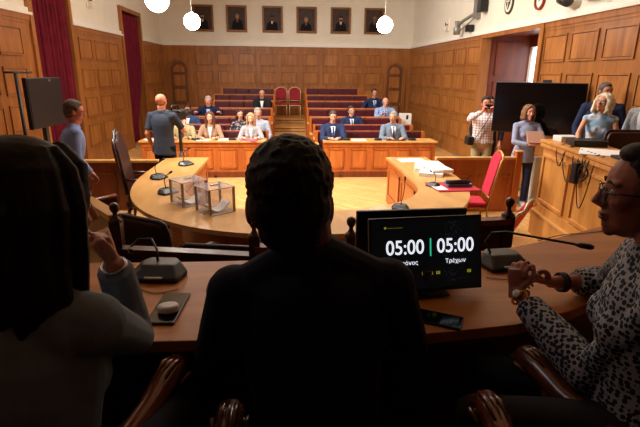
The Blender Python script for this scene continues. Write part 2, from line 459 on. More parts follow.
def person(label, loc, rz, seated=True, sc=1.0, build=1.0, lean=0., hyaw=0., hnod=0., htilt=0., hoff=(0, 0, 0), wr=None, wl=None, pr=(.6, -.4, -.8), pl=(-.6, -.4, -.8),
           fr=None, fl=None, palmr=(0, 0, -1), palml=(0, 0, -1), curl=.4,
           top='jacket', tcol=(30, 40, 66), tmat=None, shirt=(228, 230, 236), tie=None, lapel=True, legs=(38, 38, 44), shoes=(24, 20, 18), skirt=False,
           hair='short', hcol=(50, 36, 28), sk=(196, 142, 112), specs=None, fem=False, sleeves='long', vox=.0085, group=None, headk=1.0, shdrop=0, seatz=.45, slant=0, arms=True, stance=0., er=None, el=None, world=False, slope=0., hairspan=118, loose=0., hem=.78, slv=(.9, .9)):
    rnd = random.Random(label)
    root = thing('person', label, 'person', loc, rz, group)
    k = sc; SW = (.165 if fem else .188)*build*k
    hz = (seatz+.09) if seated else .93*k
    up = V((slant, sin(lean), cos(lean))).normalized()
    Pz = V((0, 0, hz)); sp = lambda t: Pz+up*(t*k)
    NB = sp(.505)
    HR = Euler((hnod, htilt, hyaw), 'XYZ').to_matrix() if True else None
    HR = (Matrix.Rotation(hyaw, 3, 'Z') @ Matrix.Rotation(-hnod, 3, 'X') @ Matrix.Rotation(htilt, 3, 'Y'))
    H = NB+up*(.07*k)+V((0, .012, .085*k))+V(hoff)
    TR = rot_to(V((0, cos(lean), -sin(lean))), up)
    S = {1: NB+TR @ V((SW, 0, -.055*k-slope)), -1: NB+TR @ V((-SW, 0, -.055*k-slope))}
    if world:
        Rz = Matrix.Rotation(-rz, 3, 'Z'); L0 = V(loc); cv = lambda q: None if q is None else Rz @ (V(q)-L0); cd = lambda q: None if q is None else Rz @ V(q)
        wr, wl, er, el = cv(wr), cv(wl), cv(er), cv(el); fr, fl, palmr, palml, pr, pl = (cd(q) for q in (fr, fl, palmr, palml, pr, pl))
    W = {1: V(wr) if wr is not None else S[1]+V((.05*k, .06, -.51*k)), -1: V(wl) if wl is not None else S[-1]+V((-.05*k, .06, -.51*k))}
    arm = {}
    for s, pole in ((1, pr), (-1, pl)):
        ee = er if s == 1 else el
        if ee is not None: E_, W_ = V(ee), W[s]
        else: E_, W_ = ik(S[s], W[s], .29*k, .25*k, pole)
        arm[s] = (S[s], E_, W_)
    # legs
    leg = {}
    for s in (1, -1):
        hp = Pz+V((s*.09*k, 0, -.01))
        if seated: kn = V((s*.13*k, .43*k, seatz+.06)); an = V((s*.13*k, .37*k, .08))
        else: kn = V((s*(.10+stance*.3)*k, .02+s*stance*.05, .50*k)); an = V((s*(.10+stance)*k, -.01, .085))
        leg[s] = (hp, kn, an)
    TM = ((-.11, .150, .100), (-.03, .160, .116), (.06, .152, .112), (.15, .146, .108), (.24, .155, .112), (.32, .168, .115), (.39, .168, .106), (.44, .150, .088), (.475, .10, .066))
    TF = ((-.11, .150, .104), (-.03, .166, .116), (.06, .146, .104), (.14, .124, .094), (.22, .130, .100), (.31, .146, .108), (.38, .148, .098), (.43, .132, .080), (.47, .085, .060))
    def torso(mb, g, ch=0, hem=0):
        bt = max(1, build)
        secs = [(sp(t_), (a_*build+g)*k, (b_*(bt if t_ < .3 else 1)+g+ch)*k) for t_, a_, b_ in (TF if fem else TM)]
        if hem:
            secs = [(V((0, 0, hem)), (.166*build+g*1.4)*k, (.122*build+g*1.4)*k)]+secs[1:]
        mb.loft(secs, TR)
        mb.tube([S[-1]+V((.01, 0, -.012)), sp(.44), S[1]-V((.01, 0, .012))], [(.050+g)*k, (.060+g)*k, (.050+g)*k], 14)
        mb.tube([S[-1]+V((.01, 0, .0)), NB+up*.005*k, S[1]-V((.01, 0, .0))], [(.034+g)*k, (.050+g*.8)*k, (.034+g)*k], 14)
        mb.tube([sp(.40), NB+up*.02], [(.09+g)*k, (.052+g*.6)*k], 14)
        if fem:
            for s in (-1, 1): mb.ell(sp(.30)+TR @ V((s*.062*k, .070*k, 0)), (.055+g)*k)
    def arms_(mb, g, upto=1.0, from_=0):
        for s in (1, -1):
            a, e, w = arm[s]; f = .86 if fem else 1.0
            if upto < .6: 
                q = a.lerp(e, .78); mb.tube([a, a.lerp(e, .5), q], [(.048*f+g)*k, (.043*f+g)*k, (.042*f+g*1.3)*k], 12)
                mb.ell(a, (.050*f+g)*k)
                continue
            mb.ell(a, (.050*f+g)*k)
            mb.tube([a, a.lerp(e, .5), e], [(.047*f+g)*k, (.043*f+g)*k, (.037*f+g)*k], 12)
            mb.ell(e, (.037*f+g)*k)
            we = e.lerp(w, upto if g == 0 else slv[0] if s == 1 else slv[1]); lo = loose if g > 0 else 0
            mb.tube([e, e.lerp(we, .4), we], [(.037*f+g+lo)*k, (.036*f+g+lo)*k, (.026*f+g)*k if g == 0 else (.030*f+g+lo*.5)*k], 12); mb.ell(e, (.037*f+g+lo)*k)
    sm = skin(sk)
    # the body: one continuous surface
    b = MB(); torso(b, -.012); arms_(b, 0)
    b.tube([NB-up*.04*k, NB+up*.05*k+V((0, .004, 0)), H+HR @ V((0, -.018*k, -.05*k))], [.058*k*(.9 if fem else 1.05)]*2+[.053*k*(.86 if fem else 1.05)], 14)
    head_shapes(b, H, HR, fem, k*headk, .9 if fem else 1.04)
    for s, fd, pm in ((1, fr, palmr), (-1, fl, palml)):
        a, e, w = arm[s]; d = V(fd) if fd else (w-e)
        hand(b, w, d, pm, s, curl, .9*k if fem else k)
    for s in (1, -1):
        hp, kn, an = leg[s]
        b.tube([hp, hp.lerp(kn, .5), kn], [.082*k, .070*k, .050*k], 12); b.tube([kn, kn.lerp(an, .35), an], [.048*k, .050*k, .034*k], 12)
        b.tube([an+V((0, -.03, -.035)), an+V((0, .06, -.045)), an+V((0, .14, -.055))], [.034*k, .034*k, .024*k], 10)
    body = remesh(b, 'body', [sm], root, vox, 3, .45)
    hm = cloth(hcol, .6, .3)
    face_parts(H, HR, root, k*headk, hm, specs)
    hair_shapes(H, HR, k*headk, hair, root, hm, vox*.9, rnd, hairspan)
    tm = tmat or cloth(tcol)
    lm = cloth(legs); smt = cloth(shoes, .4)
    g = {'jacket': .022, 'shirt': .013, 'polo': .013, 'tee': .012}[top]
    t = MB(); torso(t, g, .004, hem*k if not seated else 0)
    if sleeves == 'none':
        for s in (1, -1): t.ell(arm[s][0], .052*k)
    else: arms_(t, g*.9, .9 if sleeves == 'long' else .4)
    if top in ('jacket', 'shirt', 'polo'):
        c = NB+up*.012; t.tube([c-up*.03, c+up*.028+V((0, -.008, 0))], [.074*k*(.85 if fem else 1), .062*k*(.85 if fem else 1)], 16)
    garment = remesh(t, 'jacket' if top == 'jacket' else 'top' if fem else 'shirt', [tm], root, max(vox*1.15, .006), 4, .5)
    O = NB.copy()
    if top == 'jacket':
        sh = cloth(shirt)
        wv = .052 if not fem else .045
        front_decal(garment, root, 'shirt_front', [(-wv, -.03), (wv, -.03), (.012, -.30), (-.012, -.30)], sh, TR, O, .004)
        if tie:
            tmt = cloth(tie)
            front_decal(garment, root, 'necktie', [(-.017, -.038), (.017, -.038), (.012, -.065), (.026, -.25), (0, -.295), (-.026, -.25), (-.012, -.065)], tmt, TR, O, .009, step=.006)
        if lapel:
            lc = cloth(tuple(int(x*.86) for x in tcol)) if not tmat else tm
            for s in (-1, 1):
                front_decal(garment, root, 'lapel', [(s*wv, -.02), (s*(wv+.045), -.085), (s*(wv+.02), -.10), (s*(wv+.035), -.12), (s*.014, -.31), (s*.010, -.29)], lc, TR, O, .006, .005)
    elif top in ('shirt', 'polo') and not fem:
        if tie: front_decal(garment, root, 'necktie', [(-.017, -.038), (.017, -.038), (.012, -.065), (.026, -.35), (0, -.39), (-.026, -.35), (-.012, -.065)], cloth(tie), TR, O, .006, step=.006)
    p = MB()
    for s in (1, -1):
        hp, kn, an = leg[s]
        p.tube([hp, hp.lerp(kn, .5), kn], [.098*k, .084*k, .064*k], 14); p.ell(kn, .064*k); p.tube([kn, kn.lerp(an, .4), an+V((0, 0, .01))], [.064*k, .062*k, .052*k], 12)
    p.ell(sp(0), V((.163*build, .118*build, .125))*k, TR)
    remesh(p, 'trousers', [lm], root, .014, 4, .5)
    for s in (1, -1):
        an = leg[s][2]; q = MB(); q.tube([an+V((0, -.045, -.042)), an+V((0, .02, -.036)), an+V((0, .10, -.052)), an+V((0, .165, -.058))], [.038, .045, .038, .026], 12)
        q.box(an+V((0, .055, -.078)), (.07, .24, .012)); q.build('shoe', smt, root)
    return root, dict(H=H, HR=HR, arm=arm, NB=NB, garment=garment, TR=TR, root=root, sp=sp)
# ------------------------------------------------------------------ the hall
WL, WR, YB, ZC, ZT = -4.4, 4.64, 18.0, 5.6, 3.0       # walls, back wall, ceiling, top of panelling
MB().use(PARQ).bbox((WL-.3, 2.72, -.1), (WR+1.4, YB+.2, 0)).build('floor', structure=True)
MB().use(W_DARK).bbox((WL-.3, -1.7, -.1), (WR+.3, 2.72, .55)).build('dais', structure=True)
MB().use(PLASTER).bbox((WL-.3, -1.7, ZC), (WR+1.4, YB+.2, ZC+.1)).build('ceiling', structure=True)
ROWS = ((.45, .95), (1.10, 1.55), (1.70, 2.15), (2.33, 2.78))

def panelling(name, parent, org, u, n, spans, cols, z0=.0, z1=ZT, mats=(W_WALL, W_WALL_P, W_WALL_D)):
    """org + u*a along the wall, n out of the wall; spans = stretches of boarding, cols = panels"""
    u, n, org = V(u), V(n), V(org)
    R = Matrix((u, n, V((0, 0, 1)))).transposed()
    m = MB()
    def bx(a0, a1, za, zb, d0, d1): m.box(org+u*((a0+a1)/2)+n*((d0+d1)/2)+V((0, 0, (za+zb)/2)), (a1-a0, d1-d0, zb-za), R)
    m.use(mats[0])
    for a, b in spans: bx(a, b, z0, z1, 0, .03); bx(a, b, 0, .16, .03, .05); bx(a, b, z1-.09, z1, .03, .055); bx(a, b, z1-.14, z1-.09, .03, .04)
    for a, b in cols:
        for za, zb in ROWS:
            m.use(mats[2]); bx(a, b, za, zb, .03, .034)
            m.use(mats[0]); w = .028
            bx(a, b, za, za+w, .034, .052); bx(a, b, zb-w, zb, .034, .052); bx(a, a+w, za+w, zb-w, .034, .052); bx(b-w, b, za+w, zb-w, .034, .052)
            m.use(mats[1]); bx(a+w+.012, b-w-.012, za+w+.012, zb-w-.012, .034, .041)
    return m.build(name, None, parent)

# back wall with two arched doors
wb = MB().use(PLASTER).bbox((WL-.3, YB, 0), (WR+1.4, YB+.2, ZC)).build('wall_back', structure=True)
cols = [(-3.235+.765*i, -3.235+.765*i+.61) for i in range(9)]
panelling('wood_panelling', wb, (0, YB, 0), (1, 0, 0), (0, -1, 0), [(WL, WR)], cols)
c = MB().use(PLASTER_W); c.bbox((WL, YB-.09, ZT), (WR, YB, ZT+.045)); c.bbox((WL, YB-.05, ZT+.045), (WR, YB, ZT+.12)); c.build('cornice', None, wb)
for n_, cx in ((1, -3.83), (2, 4.03)):
    m = MB().use(W_WALL); Mx = Matrix(((1, 0, 0, cx), (0, 0, -1, YB-.03), (0, 1, 0, 0), (0, 0, 0, 1)))
    def arch(r, h0, h1, N=14): return [(-r, h0), (r, h0)]+[(r*cos(pi*i/N), h1+r*sin(pi*i/N)) for i in range(N+1)]
    def ring(m, ro, ri, hs, d0, d1, N=16):
        out = [(ro, 0)]+[(ro*cos(pi*i/N), hs+ro*sin(pi*i/N)) for i in range(N+1)]+[(-ro, 0)]
        inn = [(ri, 0)]+[(ri*cos(pi*i/N), hs+ri*sin(pi*i/N)) for i in range(N+1)]+[(-ri, 0)]
        for i in range(len(out)-1): m.prism([out[i], out[i+1], inn[i+1], inn[i]], d0, d1, Mx)
    ring(m, .40, .34, 2.17, 0, .06); ring(m, .33, .29, 2.17, 0, .03)
    d = m.build('door_%d' % n_, None, None, structure=True)
    m = MB().use(W_WALL_D).prism(arch(.30, 0, 2.17), 0, .02, Mx)
    m.use(W_WALL_P)
    for za, zb in ((.3, .95), (1.08, 1.5), (1.62, 2.0)): m.bbox((cx-.19, YB-.07, za), (cx+.19, YB-.045, zb))
    m.prism([(-.19, 2.1)]+[(.19, 2.1)]+[(.19*cos(pi*i/10), 2.16+.19*sin(pi*i/10)) for i in range(11)], .02, .035, Mx)
    m.build('door_leaf', None, d)
    MB().use(GOLD).ell((cx+.24, YB-.09, 1.02), .025).build('door_handle', None, d)

# left wall with two curtained windows
wl_ = MB().use(PLASTER)
for y0, y1, z0, z1 in ((-1.7, 9.05, 0, ZC), (9.05, 10.55, 4.6, ZC), (10.55, 13.8, 0, ZC), (13.8, 15.45, 3.66, ZC), (15.45, YB+.2, 0, ZC)):
    wl_.bbox((WL-.3, y0, z0), (WL, y1, z1))
wl_ = wl_.build('wall_left', structure=True)
P3 = [(a, a+.68) for a in (10.88, 11.76, 12.64)]
P0 = [(8.62-.86*(i+1)+.16, 8.62-.86*i) for i in range(7)]
PE = [(15.75, 16.4), (16.55, 17.15), (17.3, 17.85)]
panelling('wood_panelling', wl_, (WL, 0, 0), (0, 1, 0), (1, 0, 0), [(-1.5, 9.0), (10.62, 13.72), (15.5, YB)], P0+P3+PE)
c = MB().use(PLASTER_W)
for a, b in ((-1.5, 9.0), (10.62, 13.72), (15.5, YB)): c.bbox((WL, a, ZT), (WL+.09, b, ZT+.045)); c.bbox((WL, a, ZT+.045), (WL+.05, b, ZT+.12))
c.build('cornice', None, wl_)
for n_, (y0, y1, zt) in enumerate(((9.05, 10.55, 4.6), (13.8, 15.45, 3.66))):
    f = MB().use(W_WALL); X = WL
    f.bbox((X-.25, y0-.10, 0), (X+.07, y0+.02, zt+.1)); f.bbox((X-.25, y1-.02, 0), (X+.07, y1+.10, zt+.1)); f.bbox((X-.25, y0, zt), (X+.07, y1, zt+.1))
    w = f.build('window_%d' % (n_+1), structure=True)
    p = MB().use(W_WALL); p.bbox((X-.26, y0+.02, 0), (X-.2, y1-.02, .9)); p.bbox((X-.27, y0+.02, .9), (X-.21, y0+.10, zt)); p.bbox((X-.27, y1-.10, .9), (X-.21, y1-.02, zt))
    p.bbox((X-.27, (y0+y1)/2-.03, .9), (X-.21, (y0+y1)/2+.03, zt)); p.build('window_frame', None, w)
    MB().use(W_DARK).bbox((X-.29, y0, .9), (X-.275, y1, zt)).build('shutter', None, w)
def curtain(y0, y1, zt, sweep, label):
    m = MB().use(CURT)
    def fn(u, v):
        z = .12+(zt-.14)*v
        e = y1
        if sweep: e = y1-.9*max(0, 1-(z-.6)/1.9)**1.6 if z > .6 else y1-.9
        y = y0+(e-y0)*u
        return V((WL-.02+.045*sin(u*2*pi*9+.6*sin(v*3))+.015*sin(u*2*pi*23), y, z))
    m.grid(fn, 110, 24)
    o = m.build('curtain', fix=False); s = o.modifiers.new('t', 'SOLIDIFY'); s.thickness = .012
    return tag(o, label, 'curtain')
curtain(9.08, 10.52, 4.58, False, 'tall burgundy velvet curtain hanging behind the black television on the left wall')
curtain(13.83, 15.42, 3.62, True, 'shorter burgundy curtain gathered to one side, nearer the back wall')

# right wall with the deep door recess
m = MB().use(PLASTER)
for y0, y1, z0, z1 in ((-1.7, 8.72, 0, ZC), (8.72, 11.4, 3.0, ZC), (11.4, YB+.2, 0, ZC)): m.bbox((WR, y0, z0), (WR+.15, y1, z1))
wr_ = m.build('wall_right', structure=True)
PR = [(8.58-.82*(i+1)+.13, 8.58-.82*i) for i in range(8)]; PR2 = [(11.50+.91*i, 11.50+.91*i+.75) for i in range(7)]
panelling('wood_panelling', wr_, (WR, 0, 0), (0, 1, 0), (-1, 0, 0), [(-1.5, 8.70), (11.42, YB)], PR+PR2)
c = MB().use(PLASTER_W); c.bbox((WR-.09, -1.5, ZT), (WR, YB, ZT+.045)); c.bbox((WR-.05, -1.5, ZT+.045), (WR, YB, ZT+.12)); c.build('cornice', None, wr_)
m = MB().use(W_WALL); m.bbox((WR-.075, 8.62, 0), (WR+.16, 8.76, ZT)); m.bbox((WR-.075, 11.36, 0), (WR+.16, 11.46, ZT)); m.bbox((WR-.075, 8.7, 2.92), (WR, 11.4, ZT)); m.build('trim_1', structure=True)
m = MB().use(W_RED); m.bbox((WR+.15, 11.4, 0), (5.80, 11.5, 3.1)); m.bbox((WR, 8.6, 3.0), (5.80, 11.5, 3.1)); m.bbox((WR+.15, 8.6, 0), (5.8, 8.7, 3.1)); m.bbox((5.78, 8.6, 0), (5.95, 9.9, 3.1)); m.bbox((5.78, 9.9, 2.75), (5.95, 11.5, 3.1)); m.bbox((5.78, 9.9, 0), (5.95, 11.5, .9))
for za, zb in ((.3, 1.0), (1.15, 1.95), (2.1, 2.85)): m.bbox((WR+.32, 11.37, za), (5.6, 11.4, zb))
m.build('wall_recess', structure=True)
m = MB().use(PLASTER_W); m.bbox((5.78, 9.9, .9), (5.86, 10.0, 2.75)); m.bbox((5.78, 11.3, .9), (5.86, 11.4, 2.75)); m.bbox((5.78, 10.6, .9), (5.86, 10.66, 2.75)); m.bbox((5.78, 10, 1.8), (5.86, 11.3, 1.86))
w = m.build('window_3', structure=True); MB().use(DAY).bbox((5.87, 9.95, .9), (5.89, 11.4, 2.75)).build('pane', None, w)
MB().use(W_DARK).bbox((WL-.3, -1.75, 0), (WR+.3, -1.6, ZC)).build('wall_front', structure=True)

# raised tiers and aisle steps
m = MB().use(W_TOP)
for y0, z in ((13.0, .15), (14.1, .30), (15.2, .45), (16.35, .60)):
    m.bbox((-3.0, y0, 0), (3.1, YB-.06, z-.03))
m.use(W_TOP)
for y0, z in ((13.0, .15), (14.1, .30), (15.2, .45), (16.35, .60)): m.bbox((-3.0, y0-.03, z-.03), (3.1, YB-.06, z))
m.use(W_WALL_D)
for y0, z in ((13.0, .15), (14.1, .30), (15.2, .45), (16.35, .60)): m.bbox((-.37, y0-.018, z-.055), (.60, y0, z-.03)); m.bbox((-.37, y0-.012, z-.15), (.60, y0, z-.13))  # dark strips painted in as shade under the step edges
m.build('tier_steps', structure=True)

# ------------------------------------------------------------------ benches
def bench(x0, x1, yb, fl, top, ledge, label, group):
    n = max(2, round((x1-x0)/.49)); w = (x1-x0-.06)/n
    t = thing('bench', label, 'bench', ((x0+x1)/2, yb, fl), 0, group); L = (x1-x0)/2
    h = top-fl
    m = MB().use(W_DESK); m.bbox((-L, 0, .0), (L, .05, h)); m.build('back_panel', None, t, .004)
    if ledge: MB().use(W_DESKP).bbox((-L-.02, -.03, h), (L+.02, .27, h+.022)).build('ledge', None, t, .004)
    for s in (-1, 1):
        e = MB().use(W_DESK); e.bbox((s*L-.03, -.46, 0), (s*L+.03, .06, .62)); e.bbox((s*L-.03, -.12, .6), (s*L+.03, .25 if ledge else .06, h)); e.use(W_TOP).bbox((s*L-.035, -.48, .62), (s*L+.035, -.10, .65)); e.build('end_panel', None, t, .004)
    for i in range(n):
        cx = -L+.03+w*(i+.5)
        c = MB().use(LEATHER).bbox((cx-w/2+.008, -.07, .50), (cx+w/2-.008, -.0, h-.008)); c.build('back_cushion', None, t, .015)
        c = MB().use(LEATHER).bbox((cx-w/2+.012, -.48, .38), (cx+w/2-.012, -.06, .45)); c.build('seat_cushion', None, t, .015)
    return t
RW = [(.66, 3.05, 10.50, 0, .88, 0), (.66, 3.0, 11.35, 0, .93, 0), (.62, 2.94, 12.25, 0, 1.00, 1), (.60, 2.80, 13.35, .15, 1.14, 1), (.62, 2.62, 14.45, .30, 1.28, 1), (.65, 2.64, 15.55, .45, 1.41, 1), (.66, 2.45, 16.45, .60, 1.62, 0)]
LW = [(-2.95, -.42, 10.50, 0, .88, 0), (-2.95, -.42, 11.35, 0, .93, 0), (-2.9, -.42, 12.25, 0, 1.00, 1), (-2.62, -.40, 13.35, .15, 1.14, 1), (-2.12, -.38, 14.45, .30, 1.28, 1), (-2.26, -.38, 15.55, .45, 1.41, 1), (-2.1, -.38, 16.35, .60, 1.60, 0)]
ords = ['directly behind the front desk', 'second row from the front', 'third row from the front', 'fourth row from the front', 'fifth row from the front', 'sixth row from the front', 'last row against the panelled wall']
for nm, rows in (('left', LW), ('right', RW)):
    for o_, r in zip(ords, rows):
        bench(*r, 'maroon leather bench in the %s block of seats, %s' % (nm, o_), 'maroon benches of the hall')

# ------------------------------------------------------------------ hall desks
def hall_desk(x0, x1, y, label, n):
    t = thing('desk', label, 'desk', ((x0+x1)/2, y, 0), 0, 'long front desks'); L = (x1-x0)/2
    MB().use(W_TOP).bbox((-L-.04, -.04, .725), (L+.04, .48, .76)).build('tabletop', None, t, .006)
    MB().use(W_DESK).bbox((-L, .0, .10), (L, .03, .725)).build('front_board', None, t)
    MB().use(W_RED).bbox((-L+.01, -.015, 0), (L-.01, .03, .12)).build('plinth', None, t, .004)
    for s in (-1, 1): MB().use(W_DESK).bbox((s*L-.02, .03, 0), (s*L+.02, .44, .725)).build('side_panel', None, t)
    w = 2*L/n
    for i in range(n):
        a = -L+w*i+.07; b = a+w-.14; m = MB().use(W_DESK); z0, z1 = .19, .60
        for q in (((a, -.018, z0), (b, 0, z0+.025)), ((a, -.018, z1-.025), (b, 0, z1)), ((a, -.018, z0), (a+.025, 0, z1)), ((b-.025, -.018, z0), (b, 0, z1))): m.bbox(*q)
        m.use(W_DESKP).bbox((a+.03, -.008, z0+.03), (b-.03, 0, z1-.03)); m.build('panel', None, t, .003)
    m = MB().use(W_DESK).bbox((-L, -.012, .64), (L, 0, .725)); m.build('apron', None, t, .003)
hall_desk(-2.93, -.46, 9.72, 'long oak front desk on the left, seating two women in pale jackets', 5)
hall_desk(.80, 3.12, 9.70, 'long oak front desk on the right, seating two men in suits', 5)

# ------------------------------------------------------------------ horseshoe table
def ushape(cx, ax, y0, y1, ye, N=40, p=2.3):
    """points of one U edge: arm end y0 down the left, round the bottom ye, up the right; y1 = where the curve starts"""
    pts = [(cx-ax, y0)]
    for i in range(N+1):
        a = pi*i/N; c, s = cos(a), sin(a)
        pts.append((cx-ax*(abs(c)**(2/p))*(1 if c > 0 else -1), y1-(y1-ye)*abs(s)**(2/p)))
    pts.append((cx+ax, y0)); return pts
UC = .20
t = thing('horseshoe_table', 'large horseshoe shaped oak table in the middle of the hall', 'table', (UC, 5.8, 0))
def rel(pts): return [(x-UC, y-5.8) for x, y in pts]
def strip(m, A, B, z0, z1):
    for i in range(len(A)-1): 
        m._add([V((*A[i], z)) for z in (z0, z1)]+[V((*A[i+1], z)) for z in (z0, z1)]+[V((*B[i], z)) for z in (z0, z1)]+[V((*B[i+1], z)) for z in (z0, z1)],
               [(0, 1, 3, 2), (4, 6, 7, 5), (1, 5, 7, 3), (0, 2, 6, 4)]+([(0, 4, 5, 1)] if i == 0 else [])+([(2, 3, 7, 6)] if i == len(A)-2 else []))
# the arms widen a little toward the curve
inn = ushape(UC, 1.47, 7.77, 6.05, 4.58); out = ushape(UC, 2.15, 7.77, 6.6, 3.85)
m = MB().use(W_TOP); strip(m, rel(inn), rel(out), .715, .76); bmesh.ops.remove_doubles(m.bm, verts=m.bm.verts, dist=1e-4)
m.build('tabletop', None, t, .004)
i2 = ushape(UC, 1.50, 7.73, 6.02, 4.55); o2 = ushape(UC, 1.53, 7.73, 5.99, 4.52)
m = MB().use(W_DESK); strip(m, rel(i2), rel(o2), 0, .715); m.build('inner_front', None, t)
for s in (-1, 1):
    m = MB().use(W_DESK); m.bbox((s*1.53, 1.90, 0), (s*2.08, 1.93, .715)); m.build('end_panel', None, t)
    for k_ in range(2):
        y0 = .15+k_*.88; m = MB().use(W_DESK); X = s*1.50; q = -s*.02
        for a_ in (((X, y0, .14), (X+q, y0+.74, .17)), ((X, y0, .58), (X+q, y0+.74, .61)), ((X, y0, .14), (X+q, y0+.03, .61)), ((X, y0+.71, .14), (X+q, y0+.74, .61))): m.bbox(*a_)
        m.use(W_DESKP).bbox((X, y0+.04, .18), (X+q*.4, y0+.70, .57)); m.build('panel', None, t, .003)

# ------------------------------------------------------------------ low partitions beside the horseshoe
def partition(x0, x1, y, h, label, post=None, W_RED=W_DESK):
    t = thing('partition', label, 'partition', ((x0+x1)/2, y, 0), 0, 'low oak partitions'); L = abs(x1-x0)/2
    MB().use(W_RED).bbox((-L, -.02, 0), (L, .02, h-.04)).build('board', None, t)
    MB().use(W_TOP).bbox((-L, -.05, h-.04), (L, .05, h)).build('top_rail', None, t, .005)
    n = max(1, round(2*L/.62)); w = 2*L/n
    for i in range(n):
        a = -L+w*i+.07; b = a+w-.14; m = MB().use(W_RED)
        for q in (((a, -.035, .14), (b, -.02, .17)), ((a, -.035, .57), (b, -.02, .60)), ((a, -.035, .14), (a+.03, -.02, .60)), ((b-.03, -.035, .14), (b, -.02, .60))): m.bbox(*q)
        m.build('panel', None, t, .003)
    if post:
        m = MB().use(W_RED).bbox((post-.05-(x0+x1)/2, -.06, 0), (post+.05-(x0+x1)/2, .06, h+.08)); m.use(W_TOP).bbox((post-.06-(x0+x1)/2, -.07, h+.08), (post+.06-(x0+x1)/2, .07, h+.10)); m.build('end_post', None, t, .006)
partition(-4.3, -1.97, 7.33, .80, 'low panelled partition with oak rail left of the horseshoe table', None, W_RED)
partition(2.30, 3.58, 7.08, .88, 'low panelled partition with end post right of the horseshoe table', 3.62)

# railing between the dais and the horseshoe, with turned ball finials
t = thing('railing', 'dark panelled railing with ball topped posts in front of the dais', 'railing', (.15, 2.8, 0))
RPTS = [(-2.10, 4.26, 1.08), (-1.12, 3.02, 1.15), (-.21, 2.85, 1.09), (.41, 2.85, 1.09), (1.05, 2.95, 1.17), (1.52, 3.0, 1.17)]
for i, zt in enumerate((1.205, .98, 1.04, 1.0, 1.16)):
    a, b = V(RPTS[i]), V(RPTS[i+1]); a.z = b.z = zt; d = b-a; L = hypot(d.x, d.y); ang = atan2(d.y, d.x); R = Matrix.Rotation(ang, 3, 'Z')
    c = (a+b)/2-V((.15, 2.8, 0))
    MB().use(W_DARK).box((c.x, c.y, (zt-.04)/2), (L, .035, zt-.04), R).build('board', None, t)  # low boards across the open gaps are added to hide lit floor
    MB().use(W_TOP if i == 0 else W_RED if i != 1 and i != 3 else W_DARK).box((c.x, c.y, zt-.02), (L, .085, .04), R).build('top_rail', None, t, .004)  # light put into the colour: lit left rail pale, unlit gap rails dark
for x, y, z in RPTS[1:4]+RPTS[5:]:
    m = MB().use(W_DARK); q = V((x-.15, y-2.8, 0)); m.bbox(q+V((-.035, -.035, 0)), q+V((.035, .035, z+.01)))
    m.lathe(q+V((0, 0, z)), [(.042, 0), (.044, .015), (.026, .03), (.014, .052), (.015, .066), (.025, .078), (.031, .096), (.031, .110), (.023, .127), (.004, .136)]); m.build('post', None, t)

t = thing('curved_screen_board', 'curved rail left of the horseshoe table, dark board added to hide lit floor', 'bench', (-2.2, 5.2, 0))
CB = [(-3.4, 5.0), (-2.9, 4.92), (-2.5, 4.98), (-2.2, 5.14), (-1.98, 5.42)]
m = MB().use(W_DARK); A = [(x+2.2, y-5.2) for x, y in CB]; B = [(x+2.2, y-5.2+.05) for x, y in CB]; strip(m, A, B, 0, .70); m.build('board', None, t)  # dark board under the rail, added to cover the lit floor
m = MB().use(W_ARM); m.tube([(x+2.2, y-5.175, .715) for x, y in CB], .025, 8); m.build('top_rail', None, t)

# ------------------------------------------------------------------ podium at the right
t = thing('platform', 'low wooden platform under the podium desk at the right', 'platform', (4.0, 4.0, 0))
MB().use(W_POD).prism([(3.38-4, 6.06-4), (4.0-4, 6.85-4), (4.56-4, 6.85-4), (4.56-4, 2.75-4), (2.98-4, 2.75-4), (3.16-4, 4.4-4)], 0, .33).build('base', None, t)
MB().use(W_TOP).prism([(3.36-4, 6.08-4), (3.98-4, 6.87-4), (4.56-4, 6.87-4), (4.56-4, 2.75-4), (2.96-4, 2.75-4), (3.14-4, 4.4-4)], .33, .353).build('tread', None, t)
def lerp2(a, b, f): return (a[0]+(b[0]-a[0])*f, a[1]+(b[1]-a[1])*f)
PA, PB = (3.42, 6.03), (3.06, 3.3)
t = thing('podium_desk', 'tall oak podium desk with framed panels and cables hanging over its front', 'desk', (3.4, 4.6, .353))
ang = atan2(PB[1]-PA[1], PB[0]-PA[0]); R = Matrix.Rotation(ang, 3, 'Z'); Lp = hypot(PB[0]-PA[0], PB[1]-PA[1]); PT = 1.26-.353
cx, cy = (PA[0]+PB[0])/2-3.4, (PA[1]+PB[1])/2-4.6
nx, ny = R @ V((0, 1, 0)), R @ V((1, 0, 0))   # nx points into the podium
def PP(a, d, z): return V((cx, cy, z))+ny*a+nx*d
m = MB().use(W_POD).box(PP(0, .02, PT/2), (Lp, .04, PT), R); m.box(PP(-Lp/2+.02, .24, PT/2), (.04, .46, PT), R); m.build('front_board', None, t)
MB().use(W_POD).box(PP(0, .24, PT+.018), (Lp+.06, .58, .036), R).build('top', None, t, .006)
m = MB().use(W_POD); m.box(PP(0, -.02, PT-.03), (Lp+.02, .05, .05), R); m.box(PP(0, -.012, .05), (Lp+.01, .03, .1), R); m.build('moulding', None, t, .004)
for i in range(3):
    w = Lp/3; a = -Lp/2+w*(i+.5); hw = w/2-.10; m = MB().use(W_POD)
    for z in (.15, PT-.16): m.box(PP(a, -.014, z), (2*hw, .03, .04), R)
    for s in (-1, 1): m.box(PP(a+s*hw, -.014, (PT-.01)/2), (.04, .03, PT-.27), R)
    m.use(W_POD).box(PP(a, -.004, (PT-.01)/2), (2*hw-.05, .01, PT-.33), R); m.build('panel', None, t, .005)
PODTOP = .353+PT+.036

